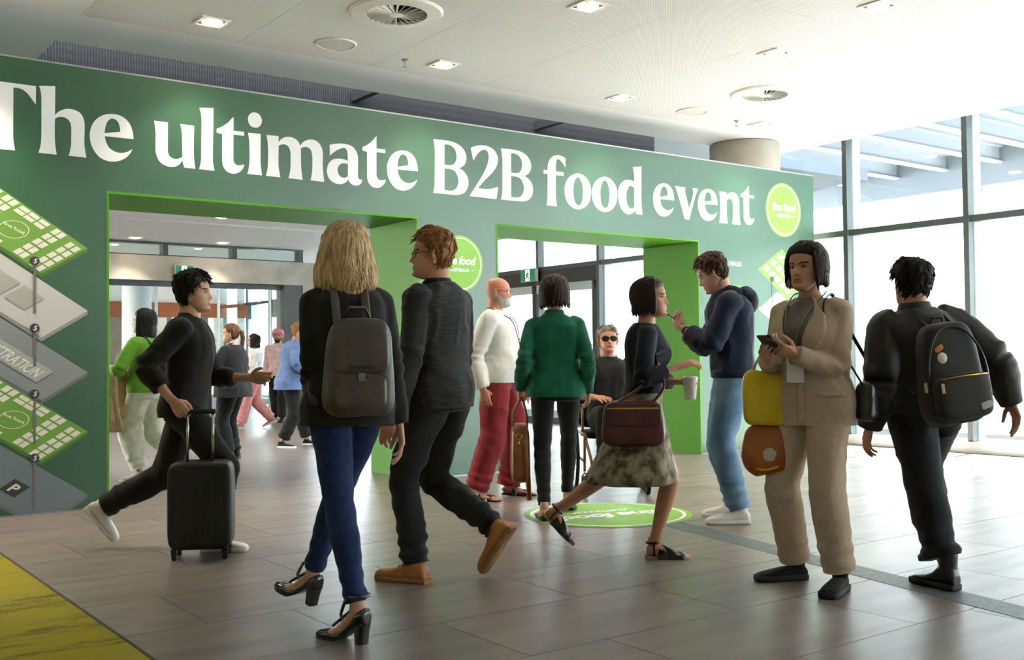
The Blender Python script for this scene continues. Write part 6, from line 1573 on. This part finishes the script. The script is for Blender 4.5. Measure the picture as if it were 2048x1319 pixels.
# coat and backpack of the woman in lime
S = PEOPLE['lime']; k = S['_k']; f = k.el['L'] * .35 + k.wr['L'] * .65
O = np.array((f[0], f[1], f[2])); t = held(S, 'coat', O, 0, label='camel coat folded over the lime-cardigan woman\'s forearm', cat='coat')
P = Parts(); P.add(tube(catm3([(0, .0, -.52), (-.075, .0, -.25), (-.085, .0, -.03), (0, .0, .065), (.085, .0, -.03), (.075, .0, -.22), (.01, .0, -.40)]), [.03] * 31, 10, True, (.8, 4.2), ref=np.array((1., 0, 0))))
V, F = P.get(); V = wrinkle(V, np.array([q for q in F if len(q) == 4]), .014, [(1, 7, 3)], 6); put(t, 'folded_cloth', V, F, KHAKI)
V, F = tube(catm3([(-.06, -.05, -.12), (-.10, -.06, -.30), (-.07, -.05, -.44)]), [.04] * 11, 12); put(t, 'sleeve', V, F, KHAKI)
O = np.array((.02, -.235, .86)); t = held(S, 'backpack', O, 0, label='small black backpack worn over the lime cardigan', cat='backpack')
V, F = sbox(.27, .15, .40, 4.5, taper=.2); put(t, 'bag_body', V, F, NYL); V, F = sbox(.20, .05, .16, 5); put(t, 'front_pocket', V + np.array((0, -.08, .03)), F, NYL)
for sg in (-1, 1):
    pts = [np.array((sg * .06, -.16, 1.24)), k.sh['R' if sg > 0 else 'L'] * .5 + k.neck * .5 + np.array((0, -.01, .05)), k.spine(.72) + np.array((sg * .11, .15, 0.0)), k.spine(.35) + np.array((sg * .15, .09, 0)), np.array((sg * .12, -.16, .92))]
    V, F = tube(catm3(pts), .013, 8, True, (.35, 1.5)); put(t, 'shoulder_strap', V - O, F, NYL)

# wheelchair
S = PEOPLE['seated']; k = S['_k']
t = empty('wheelchair', (*S['loc'], 0), S['rz'], label='manual wheelchair with bronze frame carrying the man in sunglasses', cat='wheelchair')
BRZ = plain('bronze_frame', (140, 112, 84), .35, metal=.6); TYRE = plain('tyre_black', (24, 24, 24), .8)
for sg in (-1, 1):
    x = sg * .30; th = np.linspace(0, 2 * PI, 48, endpoint=False)
    w = []
    V, F = tube([(x, -.08 + .30 * math.cos(a), .305 + .30 * math.sin(a)) for a in th], .0155, 10, True, None, True); tyre = put(t, 'rear_wheel', V, F, TYRE)
    V, F = tube([(x, -.08 + .275 * math.cos(a), .305 + .275 * math.sin(a)) for a in th], .010, 8, True, None, True); put(t, 'rim', V, F, M_GREYM, True, tyre)
    V, F = tube([(x + sg * .045, -.08 + .255 * math.cos(a), .305 + .255 * math.sin(a)) for a in th], .009, 8, True, None, True); put(t, 'push_rim', V, F, M_CHROME, True, tyre)
    for j in range(16):
        a = 2 * PI * j / 16; V, F = tube([(x, -.08 + .03 * math.cos(a + .5), .305 + .03 * math.sin(a + .5)), (x, -.08 + .272 * math.cos(a), .305 + .272 * math.sin(a))], .0022, 5); put(t, 'spoke', V, F, M_CHROME, True, tyre)
    V, F = tube([(x - sg * .03, -.08, .305), (x + sg * .03, -.08, .305)], .032, 14); put(t, 'hub', V, F, M_GREYM, True, tyre)
    xf_ = sg * .255
    fr = Parts()
    for pts, r in (([(xf_, -.28, .95), (xf_, -.24, .50), (xf_, -.22, .30)], .013), ([(xf_, -.24, .50), (xf_, .30, .50), (xf_, .36, .46)], .013), ([(xf_, -.22, .30), (xf_, .28, .28)], .012), ([(xf_, .30, .50), (xf_, .28, .28), (xf_, .28, .20)], .012), ([(xf_, -.20, .50), (xf_, -.19, .70), (xf_, .16, .70), (xf_, .18, .50)], .011), ([(xf_, .36, .46), (xf_ * .9, .47, .30), (xf_ * .85, .52, .13)], .012)):
        fr.add(tube(catm3(pts), r, 10))
    V, F = fr.get(); put(t, 'side_frame', V, F, BRZ)
    V, F = sbox(.05, .30, .03, 5); put(t, 'armrest', V + np.array((xf_, .0, .705)), F, R_BLK)
    V, F = tube([(xf_, -.28, .95), (xf_, -.38, .95)], .016, 10); put(t, 'push_handle', V, F, R_BLK)
    cz = .095; V, F = tube([(xf_, .30 + .068 * math.cos(a), .085 + .068 * math.sin(a)) for a in th], .016, 8, True, None, True); cst = put(t, 'caster', V, F, TYRE)
    V, F = lathe([(.01, -.012), (.055, -.010), (.055, .010), (.01, .012)], 20); V = V[:, [2, 0, 1]]; put(t, 'caster_hub', V + np.array((xf_, .30, .085)), F, M_GREYM, True, cst)
    V, F = tube([(xf_ - .022, .30, .085), (xf_ - .022, .29, .165), (xf_, .28, .19), (xf_ + .022, .29, .165), (xf_ + .022, .30, .085)], .008, 8); put(t, 'fork', V, F, BRZ, True, cst)
    V, F = sbox(.17, .17, .02, 6); put(t, 'footplate', V + np.array((sg * .13, .56, .135)), F, R_BLK)
V, F = sbox(.46, .44, .06, 7); put(t, 'seat_cushion', V + np.array((0, .02, .455)), F, BLK)
V, F = sbox(.46, .03, .42, 7); put(t, 'backrest', V + np.array((0, -.265, .52)), F, BLK)
